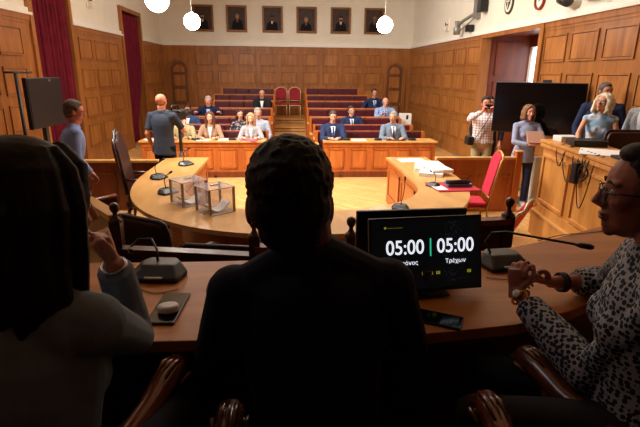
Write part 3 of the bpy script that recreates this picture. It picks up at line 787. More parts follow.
# ------------------------------------------------------------------ the dais desk in the foreground
t = thing('dais_desk', 'long curved presiding desk of brown oak in the foreground', 'desk', (0, 1.6, .55))
near = [(-2.708, 1.231), (-1.477, 1.286), (-0.431, 1.311), (0.431, 1.311), (0.763, 1.354), (1.009, 1.440), (1.354, 1.625), (1.785, 1.908), (2.338, 2.338)]
far = [(-2.708, 2.018), (-1.477, 1.969), (-0.431, 1.957), (0.431, 1.969), (1.009, 2.043), (1.268, 2.142), (1.575, 2.289), (1.846, 2.425), (2.154, 2.695)]
r2 = lambda P_: [(x, y-1.6) for x, y in P_]
m = MB().use(W_NEAR); strip(m, r2(near), r2(far), .71, .75); bmesh.ops.remove_doubles(m.bm, verts=m.bm.verts, dist=1e-4); m.build('tabletop', None, t, .003)
m = MB().use(W_DARK); f2 = [(x, y-.05) for x, y in far]; f3 = [(x, y-.09) for x, y in far]; strip(m, r2(f3), r2(f2), 0, .71); m.build('front_board', None, t)
DZ = 1.30
# ------------------------------------------------------------------ chairs
def banquet_chair(label, loc, rz, h=1.0, frame=GOLD, fab=RED, arch=.06, w=.46, group=None, tilt=.10):
    t = thing('banquet_chair', label, 'chair', loc, rz, group); x = w/2
    ba = lambda z: -.20-(z-.45)*tilt
    pts = [(-x, ba(.42), .42), (-x, ba(h-arch-.06), h-arch-.06)]+[(-x*cos(pi*i/10), ba(h), h-arch-.06+(arch+.06)*sin(pi*i/10)) for i in range(1, 10)]+[(x, ba(h-arch-.06), h-arch-.06), (x, ba(.42), .42)]
    m = MB().use(frame).tube(pts, .016, 8); m.tube([(-x, ba(.56), .56), (x, ba(.56), .56)], .012, 8); m.build('back_frame', None, t)
    poly = [(p[0]*.9, p[2]) for p in pts[1:-1]]; poly = [(-x*.88, .58)]+[(a, .58+(z-.58)*.965) for a, z in poly]+[(x*.88, .58)]
    m = MB().use(fab); n = len(poly)
    m._add([V((a, ba(z)+.028, z)) for a, z in poly]+[V((a, ba(z)-.022, z)) for a, z in poly], [tuple(range(n)), tuple(range(n, 2*n))[::-1]]+[(k, (k+1) % n, n+(k+1) % n, n+k) for k in range(n)])
    m.build('backrest', None, t, .012)
    MB().use(fab).bbox((-x+.01, -.20, .42), (x-.01, .24, .49)).build('seat', None, t, .025)
    MB().use(frame).bbox((-x, -.21, .40), (x, .245, .425)).build('seat_frame', None, t, .006)
    for sx in (-1, 1):
        MB().use(frame).tube([(sx*(x-.02), .22, .41), (sx*(x-.015), .235, 0)], .014, 8).build('leg', None, t)
        MB().use(frame).tube([(sx*(x-.01), -.20, .42), (sx*(x-.01), -.26, 0)], .014, 8).build('leg', None, t)
        MB().use(frame).tube([(sx*(x-.015), .23, .18), (sx*(x-.01), -.235, .18)], .009, 8).build('stretcher', None, t)
    return t
banquet_chair('crimson arched chair with pale frame on the top step, the one nearer the left benches', (-.17, 17.1, .60), pi, 1.02, PALEGOLD, REDD, .10, .41, 'ceremonial chairs')
banquet_chair('crimson arched chair with pale frame on the top step, the one nearer the right benches', (.31, 17.1, .60), pi, 1.02, PALEGOLD, REDD, .10, .41, 'ceremonial chairs')
banquet_chair('bright red padded chair with gold frame beside the right arm of the horseshoe table', (2.46, 6.02, 0), radians(80), 1.15, GOLD, RED, .05, .42, None, .20)
banquet_chair('pale framed chair half hidden behind the ball topped railing post at the right', (2.10, 4.62, 0), radians(46), .92, PALEGOLD, RED, .05, .36, None, .48)

def leather_armchair(label, loc, rz, h=1.35, w=.56, crest=True, arm=W_ARM):
    t = thing('leather_armchair', label, 'armchair', loc, rz, 'leather armchairs'); x = w/2
    m = MB().use(LEATHER_B); prof = [(-x, .50), (-x*1.02, h-.20), (-x*.80, h-.10), (-x*.55, h-.09), (-x*.3, h-.01), (0, h+.02), (x*.3, h-.01), (x*.55, h-.09), (x*.80, h-.10), (x*1.02, h-.20), (x, .50)]
    if not crest: prof = [(-x, .50), (-x, h-.08), (-x*.93, h-.02), (-x*.8, h), (x*.8, h), (x*.93, h-.02), (x, h-.08), (x, .50)]
    n = len(prof); ba = lambda z: -.24-(z-.45)*.14
    m._add([V((a, ba(z)+.05, z)) for a, z in prof]+[V((a, ba(z)-.03, z)) for a, z in prof], [tuple(range(n)), tuple(range(n, 2*n))[::-1]]+[(k, (k+1) % n, n+(k+1) % n, n+k) for k in range(n)])
    m.build('backrest', None, t, .02)
    m = MB().use(arm if crest else LEATHER_B); m.tube([(a*1.04, ba(z), z+.012) for a, z in prof], .018, 8); m.build('back_frame', None, t)
    MB().use(LEATHER_B).bbox((-x+.02, -.24, .40), (x-.02, .28, .50)).build('seat', None, t, .03)
    MB().use(W_DARK).bbox((-x, -.26, .33), (x, .29, .41)).build('seat_frame', None, t, .01)
    for s in (-1, 1):
        m = MB().use(arm).tube([(s*x, ba(.72), .72), (s*(x+.02), -.05, .70), (s*(x+.03), .16, .69), (s*(x+.03), .25, .66), (s*(x+.03), .25, .63)], [.02, .024, .028, .026, .016], 10); m.tube([(s*(x+.02), .17, .68), (s*(x), .19, .5), (s*(x-.01), .22, .38)], .018, 8)
        m.build('armrest', None, t)
        MB().use(W_DARK).tube([(s*(x-.04), .25, .36), (s*(x-.03), .27, .2), (s*(x-.04), .25, 0)], [.03, .022, .02], 8).build('leg', None, t)
        MB().use(W_DARK).tube([(s*(x-.04), -.22, .36), (s*(x-.03), -.28, 0)], [.026, .02], 8).build('leg', None, t)
    return t
leather_armchair('high backed brown leather armchair left of the horseshoe table', (-1.93, 6.55, 0), radians(-84), 1.32, .50, True, W_DARK)
leather_armchair('brown leather armchair pushed under the curve of the horseshoe table behind the railing', (-1.62, 4.42, 0), radians(-50), 1.0, .56, False, W_DARK)
leather_armchair('brown leather armchair at the bottom of the horseshoe table, below the ballot boxes', (-1.00, 3.84, 0), radians(-30), 1.0, .56, False, W_DARK)
leather_armchair('brown leather armchair at the bottom of the horseshoe table, left of the seated man', (-.42, 3.40, 0), radians(-10), .93, .56, False, W_DARK)
leather_armchair('brown leather armchair standing behind the podium desk at the right edge', (4.14, 5.20, .353), radians(174), 1.10, .52, False)

def presiding_chair(label, loc, rz, w=.56, armh=.665, reach=.0):
    t = thing('presiding_chair', label, 'armchair', loc, rz, 'carved presiding chairs'); x = w/2; E = reach
    MB().use(LEATHER_B).bbox((-x+.03, -.22, .38), (x-.03, .24, .46)).build('seat', None, t, .03)
    MB().use(W_DARK).bbox((-x, -.26, .31), (x, .26, .39)).build('seat_frame', None, t, .01)
    MB().use(LEATHER_B).bbox((-x+.05, -.30, .50), (x-.05, -.24, .86)).build('backrest', None, t, .02)
    m = MB().use(W_ARM)
    for s in (-1, 1): m.tube([(s*(x-.02), -.27, .3), (s*(x-.02), -.28, .9)], .024, 8)
    m.tube([(-x, -.28, .88), (0, -.28, .93), (x, -.28, .88)], .026, 8); m.build('back_frame', None, t)
    for s in (-1, 1):
        m = MB().use(W_ARM)
        m.tube([(s*x, -.27, armh+.02), (s*x, -.08, armh-.02), (s*x, .10+E, armh-.015), (s*x, .20+E, armh+.008), (s*x, .262+E, armh+.012), (s*x, .285+E, armh-.008), (s*x, .275+E, armh-.035), (s*x, .25+E, armh-.038)],
               [.024, .028, .034, .040, .040, .034, .024, .014], 14)
        for q in (-.016, 0, .016): m.tube([(s*x+q, .17+E, armh+.036), (s*x+q*1.15, .225+E, armh+.050), (s*x+q, .275+E, armh+.038), (s*x+q*.8, .305+E, armh)], [.004, .008, .008, .004], 8)
        for k_ in (-1, 1): m.tube([(s*x+k_*.038, .215+E, armh-.01), (s*x+k_*.047, .255+E, armh), (s*x+k_*.038, .28+E, armh-.02)], [.006, .010, .006], 8)
        m.tube([(s*x, .16+E, armh-.01), (s*x, .14+E, armh-.15), (s*(x-.01), .20, .36)], [.022, .018, .024], 10)
        m.build('armrest', None, t)
        MB().use(W_DARK).tube([(s*(x-.03), .22, .33), (s*(x-.03), .22, 0)], [.028, .022], 8).build('leg', None, t)
        MB().use(W_DARK).tube([(s*(x-.03), -.24, .33), (s*(x-.03), -.28, 0)], [.028, .022], 8).build('leg', None, t)
    return t
presiding_chair('carved armchair of the man in the middle, seen by its armrest ends', (.194, .80, .55), 0, .70)
presiding_chair('carved armchair of the woman at the left, its scrolled armrest next to the phone', (-.725, .973, .55), radians(-14), .58, .665, .13)
presiding_chair('carved armchair of the woman at the right in the patterned blouse', (1.14, .96, .55), radians(13), .58, .665, .13)

# ------------------------------------------------------------------ conference microphones
def mic(label, loc, rz, neck=None, k=1.0, group='conference microphones'):
    t = thing('conference_microphone', label, 'microphone', loc, rz, group)
    m = MB().use(MICM)
    pts = [(-.075, -.055), (.075, -.055), (.092, .02), (.06, .075), (-.06, .075), (-.092, .02)]
    n = len(pts); m._add([V((x*k, y*k, 0)) for x, y in pts]+[V((x*1.02*k, y*1.02*k, .014*k)) for x, y in pts]+[V((x*.7*k, (y*.55+.025)*k, .046*k)) for x, y in pts],
        [tuple(range(n))[::-1]]+[(k_, (k_+1) % n, n+(k_+1) % n, n+k_) for k_ in range(n)]+[(n+k_, n+(k_+1) % n, 2*n+(k_+1) % n, 2*n+k_) for k_ in range(n)]+[tuple(range(2*n, 3*n))], False)
    m.build('base', None, t, .006*k)
    MB().use(GREYM).box((0, -.052*k, .018*k), (.06*k, .012*k, .005*k)).build('button', None, t)
    neck = neck or [(0, .03, .04), (0, .045, .11), (0, .015, .16), (0, -.04, .19)]
    neck = [tuple(q*k for q in p) for p in neck]
    MB().use(BLACK).tube(neck, .0042*k, 8).build('gooseneck', None, t)
    a, b = V(neck[-2]), V(neck[-1]); d = (b-a).normalized()
    MB().use(BLACK).tube([b-d*.01, b+d*.008*k, b+d*.035*k, b+d*.045*k], [.005*k, .0095*k, .0095*k, .005*k], 10).build('capsule', None, t)
    return t
mic('black conference microphone on the left arm of the horseshoe table, farthest toward the hall', (-1.50, 7.08, .76), radians(60), None, 1.28)
mic('black conference microphone in the middle of the left arm of the horseshoe table', (-1.66, 6.15, .76), radians(70), None, 1.28)
mic('black conference microphone just behind the ballot box nearer the left edge', (-1.36, 5.35, .76), radians(50), None, 1.28)
mic('black conference microphone on the horseshoe table peeking over the monitors', (1.17, 4.62, .76), radians(-20), [(0, .03, .04), (.02, .04, .14), (.03, .03, .25), (.03, .02, .30)])
mic('black conference microphone beside the red folder on the right arm', (1.82, 5.62, .76), radians(-60))
for x, l in ((-1.86, 'black desk microphone in front of the woman with long brown hair'), (-1.12, 'black desk microphone between the two women at the left front desk'), (1.25, 'black desk microphone next to the man in the navy suit at the front desk'),
             (1.93, 'black desk microphone left of the grey haired man at the front desk'), (2.66, 'black desk microphone right of the grey haired man at the front desk')):
    mic(l, (x, 9.86, .76), pi, None, 1.0)
mic('large black microphone base beside the woman at the left, its neck curled back', (-.523, 1.80, DZ), radians(-4), [(-.01, .03, .04), (-.02, .06, .075), (-.05, .10, .10), (-.10, .11, .095), (-.12, .07, .075), (-.10, .03, .085)], 1.2)
mic('black microphone base behind the monitor with a long neck reaching to the woman in glasses', (.945, 1.845, DZ), radians(6),
    [(-.04, .03, .04), (-.075, .02, .09), (-.07, -.01, .135), (-.035, -.04, .147), (.06, -.13, .147), (.12, -.20, .150)], 1.2)

# ------------------------------------------------------------------ things on the horseshoe table
def ballot_box(label, x, y, rz):
    t = thing('ballot_box', label, 'ballot box', (x, y, .76), rz, 'clear ballot boxes'); a, h = .135, .25
    m = MB().use(ACRY)
    for s in (-1, 1): m.bbox((s*a-.003, -a, .006), (s*a+.003, a, h)); m.bbox((-a, s*a-.003, .006), (a, s*a+.003, h))
    m.bbox((-a, -a, 0), (a, a, .006)); m.build('walls', None, t)
    m = MB().use(ACRY); m.bbox((-a-.01, -a-.01, h), (a+.01, a+.01, h+.012)); m.build('lid', None, t)
    MB().use(GREYM).bbox((-.04, -.015, h+.012), (.04, .015, h+.022)).build('slot', None, t)
    m = MB().use(WPLAS); q = a+.010
    for z in (.004, h+.006):
        for s in (-1, 1): m.box((s*q, 0, z), (.007, 2*q, .007)); m.box((0, s*q, z), (2*q, .007, .007))
    m.build('edge_strip', None, t)
    for sx in (-1, 1):
        for sy in (-1, 1): MB().use(BROWNP).bbox((sx*a-.010, sy*a-.010, 0), (sx*a+.010, sy*a+.010, h)).build('corner_post', None, t)
    return t
bA = ballot_box('clear ballot box with bronze corner posts, the nearer one on the horseshoe table', -.72, 4.62, radians(38))
bB = ballot_box('clear ballot box standing behind the other one, closer to the microphones', -1.04, 4.93, radians(38))
def sheet(name, label, x, y, z, w, d, rz, mat=WHITE, h=.004, group=None, cat='paper', curl=0):
    m = MB().use(mat); R = Matrix.Rotation(rz, 3, 'Z')
    if curl:
        m.grid(lambda u, v: R @ V(((u-.5)*w, (v-.5)*d, curl*(2*u-1)**2+.003)), 10, 4)
        o = m.build(name, fix=False); q = o.modifiers.new('t', 'SOLIDIFY'); q.thickness = h
    else: m.box((0, 0, h/2), (w, d, h), R); o = m.build(name)
    o.location = (x, y, z); return tag(o, label, cat, group)
sheet('paper', 'curled white sheet inside the nearer ballot box', -.72, 4.62, .768, .25, .16, radians(38), WHITE, .003, 'papers in the ballot boxes', curl=.08)
sheet('paper', 'curled white sheet inside the farther ballot box', -1.04, 4.93, .768, .25, .16, radians(38), WHITE, .003, 'papers in the ballot boxes', curl=.08)
sheet('paper', 'single white sheet at the hall end of the right arm of the horseshoe table', 2.03, 7.45, .76, .42, .28, .1)
for i, (x, y, w, d, r, h, dz) in enumerate(((2.06, 6.72, .34, .46, -.25, .05, 0), (2.10, 6.66, .33, .44, -.05, .045, .05), (2.03, 6.35, .32, .40, -.4, .05, 0), (2.12, 6.40, .30, .40, .1, .04, .05))):
    l = ['lowest thick white document bundle, toward the hall, on the right arm', 'upper white document bundle of the pile toward the hall', 'lowest white document bundle of the pile nearer the red folder', 'upper white document bundle of the pile nearer the red folder'][i]
    sheet('document_bundle', l, x, y, .76+dz, w, d, r, WHITE, h, 'document bundles on the horseshoe table', 'documents')
sheet('folder', 'red folder under the blue case on the right arm of the horseshoe table', 2.06, 5.58, .76, .54, .48, .08, REDF, .012, cat='folder')
sheet('paper', 'white sheet sticking out from the left of the red folder', 1.86, 5.50, .773, .14, .26, .08)
sheet('tablet_case', 'light blue case lying on the red folder', 2.14, 5.62, .776, .30, .19, .0, BLUEF, .03, cat='case')
m = MB().use(BLACK).tube([(-.14, 0, .028), (.14, 0, .028)], .028, 12); m.tube([(.16, 0, .028), (.14, 0, .028)], [.018, .028], 12); o = m.build('pencil_case'); o.location = (2.10, 5.54, .807); tag(o, 'black rounded pouch on top of the light blue case', 'pouch')
# front desks
sheet('folder', 'pink folder in front of the woman with fair hair', -.76, 9.80, .76, .34, .22, -.3, PINK, .012, cat='folder')
sheet('paper', 'white papers between the two women at the left front desk', -1.28, 9.88, .76, .26, .20, .1, WHITE, .012)
sheet('paper', 'white papers in front of the woman with long brown hair', -1.70, 9.84, .76, .26, .18, -.1, WHITE, .008)
sheet('paper', 'white papers beside the man in the navy suit at the front desk', 1.52, 9.86, .76, .28, .20, .1, WHITE, .010)
sheet('paper', 'white sheet at the left end of the left front desk', -2.78, 9.85, .76, .2, .2, .5, WHITE, .01)
m = MB().use(DARKG); m.bbox((-.20, -.12, 0), (.20, .12, .016)); o = m.build('laptop', None, None, .004); o.location = (2.30, 9.88, .76); tag(o, 'closed dark laptop in front of the grey haired man', 'laptop')

# ------------------------------------------------------------------ things on the podium
sheet('paper', 'white papers spread on the podium desk', 3.45, 4.92, PODTOP, .42, .50, -.6, WHITE, .008)
m = MB().use(BLACK); m.bbox((-.19, -.15, 0), (.19, .15, .075)); o = m.build('receiver_box', None, None, .01); o.location = (3.62, 5.46, PODTOP); o.rotation_euler = (0, 0, radians(-12)); tag(o, 'flat black equipment box on the podium desk', 'equipment')
m = MB().use(WPLAS); m.bbox((-.13, -.10, 0), (.13, .10, .07)); o = m.build('white_box', None, None, .008); o.location = (3.60, 5.84, PODTOP); tag(o, 'small white box at the far corner of the podium desk', 'box')
m = MB().use(BLACK); m.bbox((-.3, -.22, 0), (.3, .22, .03)); m.bbox((-.12, -.1, .03), (.2, .1, .06)); o = m.build('keyboard_case', None, None, .01); o.location = (3.52, 4.30, PODTOP); o.rotation_euler = (0, 0, 1.4); tag(o, 'black case at the near end of the podium desk', 'case')
rc = random.Random(3)
def cable(label, pts, r=.006, group='cables hanging from the podium', mat=BLACK):
    cu = bpy.data.curves.new('cable', 'CURVE'); cu.dimensions = '3D'; cu.bevel_depth = r; cu.bevel_resolution = 2
    sp = cu.splines.new('NURBS'); sp.points.add(len(pts)-1); sp.use_endpoint_u = True; sp.order_u = 3
    for p, q in zip(sp.points, pts): p.co = (*q, 1)
    o = bpy.data.objects.new('t', cu); COL.objects.link(o); dg = bpy.context.evaluated_depsgraph_get()
    me = bpy.data.meshes.new_from_object(o.evaluated_get(dg)); bpy.data.objects.remove(o); me.materials.clear(); me.materials.append(mat)
    for p in me.polygons: p.material_index = 0; p.use_smooth = True
    return tag(link_mesh('cable', me), label, 'cable', group)
def pf(y): f = (6.03-y)/(6.03-3.3); return 3.42+(3.06-3.42)*f-.045
for y0, y1, zlo, l in ((5.55, 5.30, 1.02, 'thin black cable loop farthest from the viewer on the podium front'), (5.35, 4.95, .86, 'black cable dropping to the adaptor on the podium front'), (4.95, 4.62, .62, 'black cable hanging lowest on the podium front'),
                       (5.1, 4.80, .95, 'short black cable loop above the adaptor'), (4.88, 4.72, 1.0, 'tight black cable coil beside the adaptor')):
    ym = (y0+y1)/2
    cable(l, [(pf(y0)+.1, y0, PODTOP+.01), (pf(y0), y0, PODTOP-.01), (pf(y0)-.01, y0-.03, (PODTOP+zlo)/2), (pf(ym), ym, zlo), (pf(y1)-.01, y1+.02, (PODTOP+zlo)/2), (pf(y1), y1, PODTOP-.01), (pf(y1)+.1, y1, PODTOP+.01)])
m = MB().use(BLACK); m.bbox((-.03, -.05, -.12), (.03, .05, .12)); o = m.build('power_adaptor', None, None, .012); o.location = (pf(4.93)-.03, 4.93, 1.07); tag(o, 'black power adaptor dangling on the podium front', 'adaptor')
coil = [(pf(4.78)-.02-.01*cos(a*3), 4.78+.075*cos(a), 1.10+.09*sin(a)) for a in [i*.5 for i in range(38)]]
cable('bundle of coiled black cable hanging beside the adaptor', coil, .009)

# ------------------------------------------------------------------ televisions
t = thing('television', 'big black flat television behind the woman holding papers', 'television', (4.025, 7.5, 0), atan2(-1.0, .95))
MB().use(BLACK).bbox((-.70, .0, 1.175), (.70, .05, 2.0)).build('casing', None, t, .008)
MB().use(BLACKG).bbox((-.69, -.006, 1.19), (.69, .0, 1.99)).build('screen', None, t)
MB().use(DARKG).bbox((-.04, .05, .05), (.04, .10, 1.7)).build('pole', None, t)
MB().use(DARKG).bbox((-.30, -.1, 0), (.30, .28, .05)).build('foot', None, t, .01)
MB().use(BLACK).bbox((.05, .0, 2.0), (.17, .05, 2.04)).build('webcam', None, t)
t = thing('television', 'black television on a stand at the far left in front of the curtain', 'television', (-3.5, 7.36, 0), radians(90))
MB().use(BLACK).bbox((-.51, .0, 1.30), (.51, .06, 2.0)).build('casing', None, t, .01)
MB().use(BLACK).bbox((-.49, -.006, 1.33), (.49, .0, 1.985)).build('screen', None, t)
MB().use(DARKG).bbox((-.04, .06, .04), (.04, .12, 1.6)).build('pole', None, t)
MB().use(DARKG).bbox((-.35, -.1, 0), (.35, .28, .04)).build('foot', None, t, .01)
MB().use(GREYM).ell((.12, -.008, 1.955), .014).build('badge', None, t)
t = thing('light_stand', 'thin black stand with a cross bar left of the far left television', 'stand', (-3.5, 6.62, 0))
MB().use(BLACK).tube([(0, 0, 0), (0, 0, 2.06)], .022, 10).build('pole', None, t)
MB().use(BLACK).tube([(-.08, -.10, 2.07), (.04, .34, 2.07)], .014, 8).build('cross_bar', None, t)
for a in (0, 2.1, 4.2): MB().use(BLACK).tube([(0, 0, .5), (.22*cos(a), .22*sin(a), .01)], .010, 6).build('leg', None, t)
m = MB().use(WPLAS); m.bbox((-.07, -.05, 0), (.07, .05, .82)); o = m.build('white_cabinet', None, None, .01); o.location = (4.15, 7.42, 0); tag(o, 'narrow white cabinet behind the legs of the woman with papers', 'cabinet')
m = MB().use(WPLAS); m.bbox((-.15, -.1, 0), (.15, .1, 1.10)); m.use(BLACK).bbox((.0, -.105, .95), (.06, -.09, 1.06)); o = m.build('white_case', None, None, .01); o.location = (3.18, 12.62, 0); tag(o, 'white upright case standing at the right end of the benches', 'case')

# ------------------------------------------------------------------ foreground desk items
t = thing('monitor', 'desk monitor showing two five minute countdowns', 'monitor', (.516, 1.55, DZ+.005), radians(6)); w, h = .437, .278
t.rotation_euler = (radians(-13), 0, radians(6))
MB().use(BLACK).bbox((-w/2, 0, .025), (w/2, .018, .025+h)).build('casing', None, t, .003)
MB().use(SCR_D).bbox((-w/2+.010, -.0015, .037), (w/2-.010, 0, .015+h)).build('screen', None, t)
MB().use(BLACK).tube([(0, .02, .1), (0, .05, .01)], .02, 10).build('neck', None, t).rotation_euler = (radians(13), 0, 0)
MB().use(BLACK).bbox((-.09, -.0, 0), (.09, .12, .010)).build('foot', None, t, .003).rotation_euler = (radians(13), 0, 0)
def text(name, s, par, x, z, size, mat, y=-.003, align='CENTER', bold=0, xs=1.0):
    cu = bpy.data.curves.new(name, 'FONT'); cu.body = s; cu.size = size; cu.align_x = align; cu.align_y = 'CENTER'; cu.extrude = .0004; cu.offset = bold
    o = bpy.data.objects.new(name, cu); COL.objects.link(o); dg = bpy.context.evaluated_depsgraph_get()
    me = bpy.data.meshes.new_from_object(o.evaluated_get(dg)); bpy.data.objects.remove(o); me.materials.clear(); me.materials.append(mat)
    for v in me.vertices: v.co = V((v.co.x*xs+x, y-v.co.z, v.co.y+z))
    for p in me.polygons: p.material_index = 0
    return link_mesh(name, me, par)
zc = .025+h
text('clock_digits', '05:00', t, -.084, zc-.112, .074, SCR_W, bold=.0007, xs=.90)
text('clock_digits', '05:00', t, .112, zc-.112, .074, SCR_W, bold=.0007, xs=.90)
MB().use(SCR_G).bbox((.012, -.003, zc-.146), (.017, -.0015, zc-.080)).build('divider_bar', None, t)
text('caption', 'Χρόνος', t, -.074, zc-.168, .022, SCR_W); text('caption', 'Τρέχων', t, .112, zc-.168, .022, SCR_W)
text('menu_text', '\u25cf \u2014\u2014 \u2014\u2014\u2014', t, -.128, zc-.036, .011, SCR_Y)
for x in (-.014, .014, .042, .165):
    m = MB().use(SCR_Y)
    for i in range(3):
        for j in range(3): m.bbox((x+i*.0055-.006, -.003, zc-.215+j*.004), (x+i*.0055-.003, -.0016, zc-.2115+j*.004))
    m.build('screen_icon', None, t)
m = MB().use(SCR_T); rd = random.Random(5)
for i in range(150):
    x, z = rd.gauss(.105, .027), rd.uniform(-.245, -.02)+zc; m.bbox((x, -.0022, z), (x+.0018, -.0016, z+.0018))
m.build('dust', None, t)['kind'] = 'stuff'
t = thing('monitor', 'second black monitor standing behind the countdown monitor, seen from its back', 'monitor', (.499, 1.76, DZ), radians(4)); w = .455
MB().use(BLACK).bbox((-w/2, 0, .03), (w/2, .022, .285)).build('casing', None, t, .005)
MB().use(BLACKG).bbox((-w/2+.01, .022, .04), (w/2-.01, .024, .275)).build('screen', None, t)
MB().use(BLACK).tube([(0, -.012, .1), (0, -.03, .01)], .02, 10).build('neck', None, t)
MB().use(BLACK).bbox((-.09, -.06, 0), (.09, .08, .010)).build('foot', None, t, .003)
def phone(label, x, y, rz, w=.078, d=.155):
    t = thing('smartphone', label, 'phone', (x, y, DZ), rz, 'phones on the desk')
    MB().use(BLACK).bbox((-w/2, -d/2, 0), (w/2, d/2, .009)).build('casing', None, t, .004); MB().use(BLACKG).bbox((-w/2+.004, -d/2+.004, .009), (w/2-.004, d/2-.004, .0098)).build('screen', None, t); return t
phone('black smartphone in a wallet case with white earbud case on top', -.418, 1.52, radians(-3), .098, .225)
phone('black smartphone lying below the countdown monitor', .500, 1.40, radians(62), .088, .18)
t = thing('earbud_case', 'small white earbud case lying on the black phone', 'earbud case', (-.410, 1.485, DZ+.0105), radians(10))
MB().use(WPLAS).loft([(V((0, 0, z_)), a_, a_*.78) for z_, a_ in ((0, .028), (.003, .034), (.008, .0365), (.014, .037))], Matrix.Identity(3), 24).build('lower_shell', None, t); MB().use(WPLAS).loft([(V((0, 0, z_)), a_, a_*.78) for z_, a_ in ((.0145, .037), (.020, .036), (.024, .033), (.0265, .025))], Matrix.Identity(3), 24).build('lid', None, t)
cable('thin dark cable on the desk beside the left microphone base', [(-0.615, 1.723, DZ+.004), (-0.529, 1.649, DZ+.004), (-0.468, 1.637, DZ+.004), (-0.418, 1.674, DZ+.004)], .0018, 'desk cables')
cable('thin dark cable on the desk beside the right microphone base', [(0.812, 1.723, DZ+.004), (0.886, 1.686, DZ+.004), (0.985, 1.723, DZ+.004), (1.058, 1.772, DZ+.004)], .0018, 'desk cables')
cable('thin dark cable crossing the far corner of the desk at the right', [(1.255, 2.142, DZ+.004), (1.415, 2.240, DZ+.004), (1.625, 2.252, DZ+.004), (1.846, 2.338, DZ+.004)], .002, 'desk cables')
# ------------------------------------------------------------------ on the walls
def painting(label, x0, seed):
    r = random.Random(seed); t = thing('framed_painting', label, 'painting', (x0, YB, 3.915), 0, 'portraits above the panelling'); w, h = .36, .435
    m = MB().use(FRAME)
    for a, b in (((-w, -.06, h-.07), (w, 0, h)), ((-w, -.06, -h), (w, 0, -h+.07)), ((-w, -.06, -h+.07), (-w+.07, 0, h-.07)), ((w-.07, -.06, -h+.07), (w, 0, h-.07))): m.bbox(a, b)
    m.build('frame', None, t, .012)
    m = MB().use(CANV).bbox((-w+.06, -.02, -h+.06), (w-.06, -.005, h-.06))
    Mx = Matrix(((1, 0, 0, 0), (0, 0, -1, -.02), (0, 1, 0, 0), (0, 0, 0, 1)))
    dx = r.uniform(-.03, .03); y0 = r.uniform(.0, .08)
    m.use(cloth((26, 22, 24))).prism([(dx-.21, -h+.07), (dx+.21, -h+.07), (dx+.17, y0-.17), (dx+.06, y0-.09), (dx-.06, y0-.09), (dx-.17, y0-.17)], 0, .004, Mx)
    m.use(cloth((200, 190, 176) if seed % 2 else (110, 90, 76))).prism([(dx-.03, y0-.19), (dx+.02, y0-.19), (dx+.045, y0-.08), (dx-.045, y0-.08)], .004, .006, Mx)
    m.use(cloth((168, 122, 94) if seed % 3 else (120, 84, 66))).prism([(dx+.062*cos(a), y0+.08*sin(a)) for a in [2*pi*i/14 for i in range(14)]], .006, .009, Mx)
    m.use(cloth((46, 34, 28) if seed % 2 else (120, 112, 104))).prism([(dx+.066*cos(a), y0+.03+.062*sin(a)) for a in [pi*i/10 for i in range(11)]], .009, .012, Mx)
    if seed % 2: m.prism([(dx-.03, y0-.03), (dx+.03, y0-.03), (dx+.035, y0-.085), (dx, y0-.11), (dx-.035, y0-.085)], .009, .012, Mx)
    m.build('canvas', None, t)
for i, (x, l) in enumerate(((-2.875, 'gilt framed dark portrait, first from the left wall, partly behind a globe lamp'), (-1.71, 'gilt framed dark portrait, second from the left wall'), (-.45, 'gilt framed very dark portrait, third from the left wall'),
                            (.755, 'gilt framed portrait with a white haired sitter, fourth from the left wall'), (1.975, 'gilt framed dark portrait, fifth from the left wall'), (3.185, 'gilt framed portrait nearest the right wall, partly behind a globe lamp'))):
    painting(l, x, i+1)

def globe(label, x, y, z=3.06, r=.160):
    t = thing('globe_lamp', label, 'lamp', (x, y, z), 0, 'hanging globe lamps')
    MB().use(LAMP).ell((0, 0, 0), r, None, 24, 16).build('globe', None, t)
    MB().use(WPLAS).lathe((0, 0, r-.01), [(.04, 0), (.04, .02), (.01, .04)]).build('cap', None, t)
    MB().use(WPLAS).tube([(0, 0, r+.03), (0, 0, ZC-z)], .003, 8).build('rod', None, t)
globe('white glass globe lamp at the top left, the largest and nearest', -1.79, 7.3)
globe('white glass globe lamp in front of the leftmost portrait', -1.85, 10.2)
globe('white glass globe lamp in front of the rightmost portrait', 2.03, 10.2)

X = WR-.02
t = thing('round_plaque', 'round dark coat of arms plaque high on the right wall', 'plaque', (WR, 10.26, 3.54))
Rx = Matrix(((0, 0, -1), (1, 0, 0), (0, 1, 0))); Rx4 = Rx.to_4x4()
m = MB().use(cloth((70, 66, 58))).prism([(.19*cos(2*pi*i/28), .22*sin(2*pi*i/28)) for i in range(28)], 0, .03, Rx4); m.build('disc', None, t)
m = MB().use(PLASTER); m.prism([(.15*cos(2*pi*i/24), .18*sin(2*pi*i/24)) for i in range(24)], .03, .034, Rx4)
m.use(cloth((70, 66, 58))).prism([(-.09, .10), (.09, .10), (.09, -.02), (0, -.13), (-.09, -.02)], .034, .045, Rx4); m.use(PLASTER); m.prism([(-.07, .02), (.07, .02), (.07, .045), (-.07, .045)], .045, .048, Rx4); m.prism([(-.012, -.09), (.012, -.09), (.012, .09), (-.012, .09)], .045, .048, Rx4)
m.build('emblem', None, t)
t = thing('wall_clock', 'round wall clock with reddish wooden rim high on the right wall', 'clock', (WR, 8.98, 3.42))
m = MB().use(cloth((140, 60, 40)));
for i in range(28):
    a, b = 2*pi*i/28, 2*pi*(i+1)/28; m.prism([(.17*cos(a), .17*sin(a)), (.17*cos(b), .17*sin(b)), (.135*cos(b), .135*sin(b)), (.135*cos(a), .135*sin(a))], 0, .05, Rx4)
m.build('rim', None, t)
MB().use(WHITE).prism([(.14*cos(2*pi*i/28), .14*sin(2*pi*i/28)) for i in range(28)], 0, .02, Rx4).build('dial', None, t)
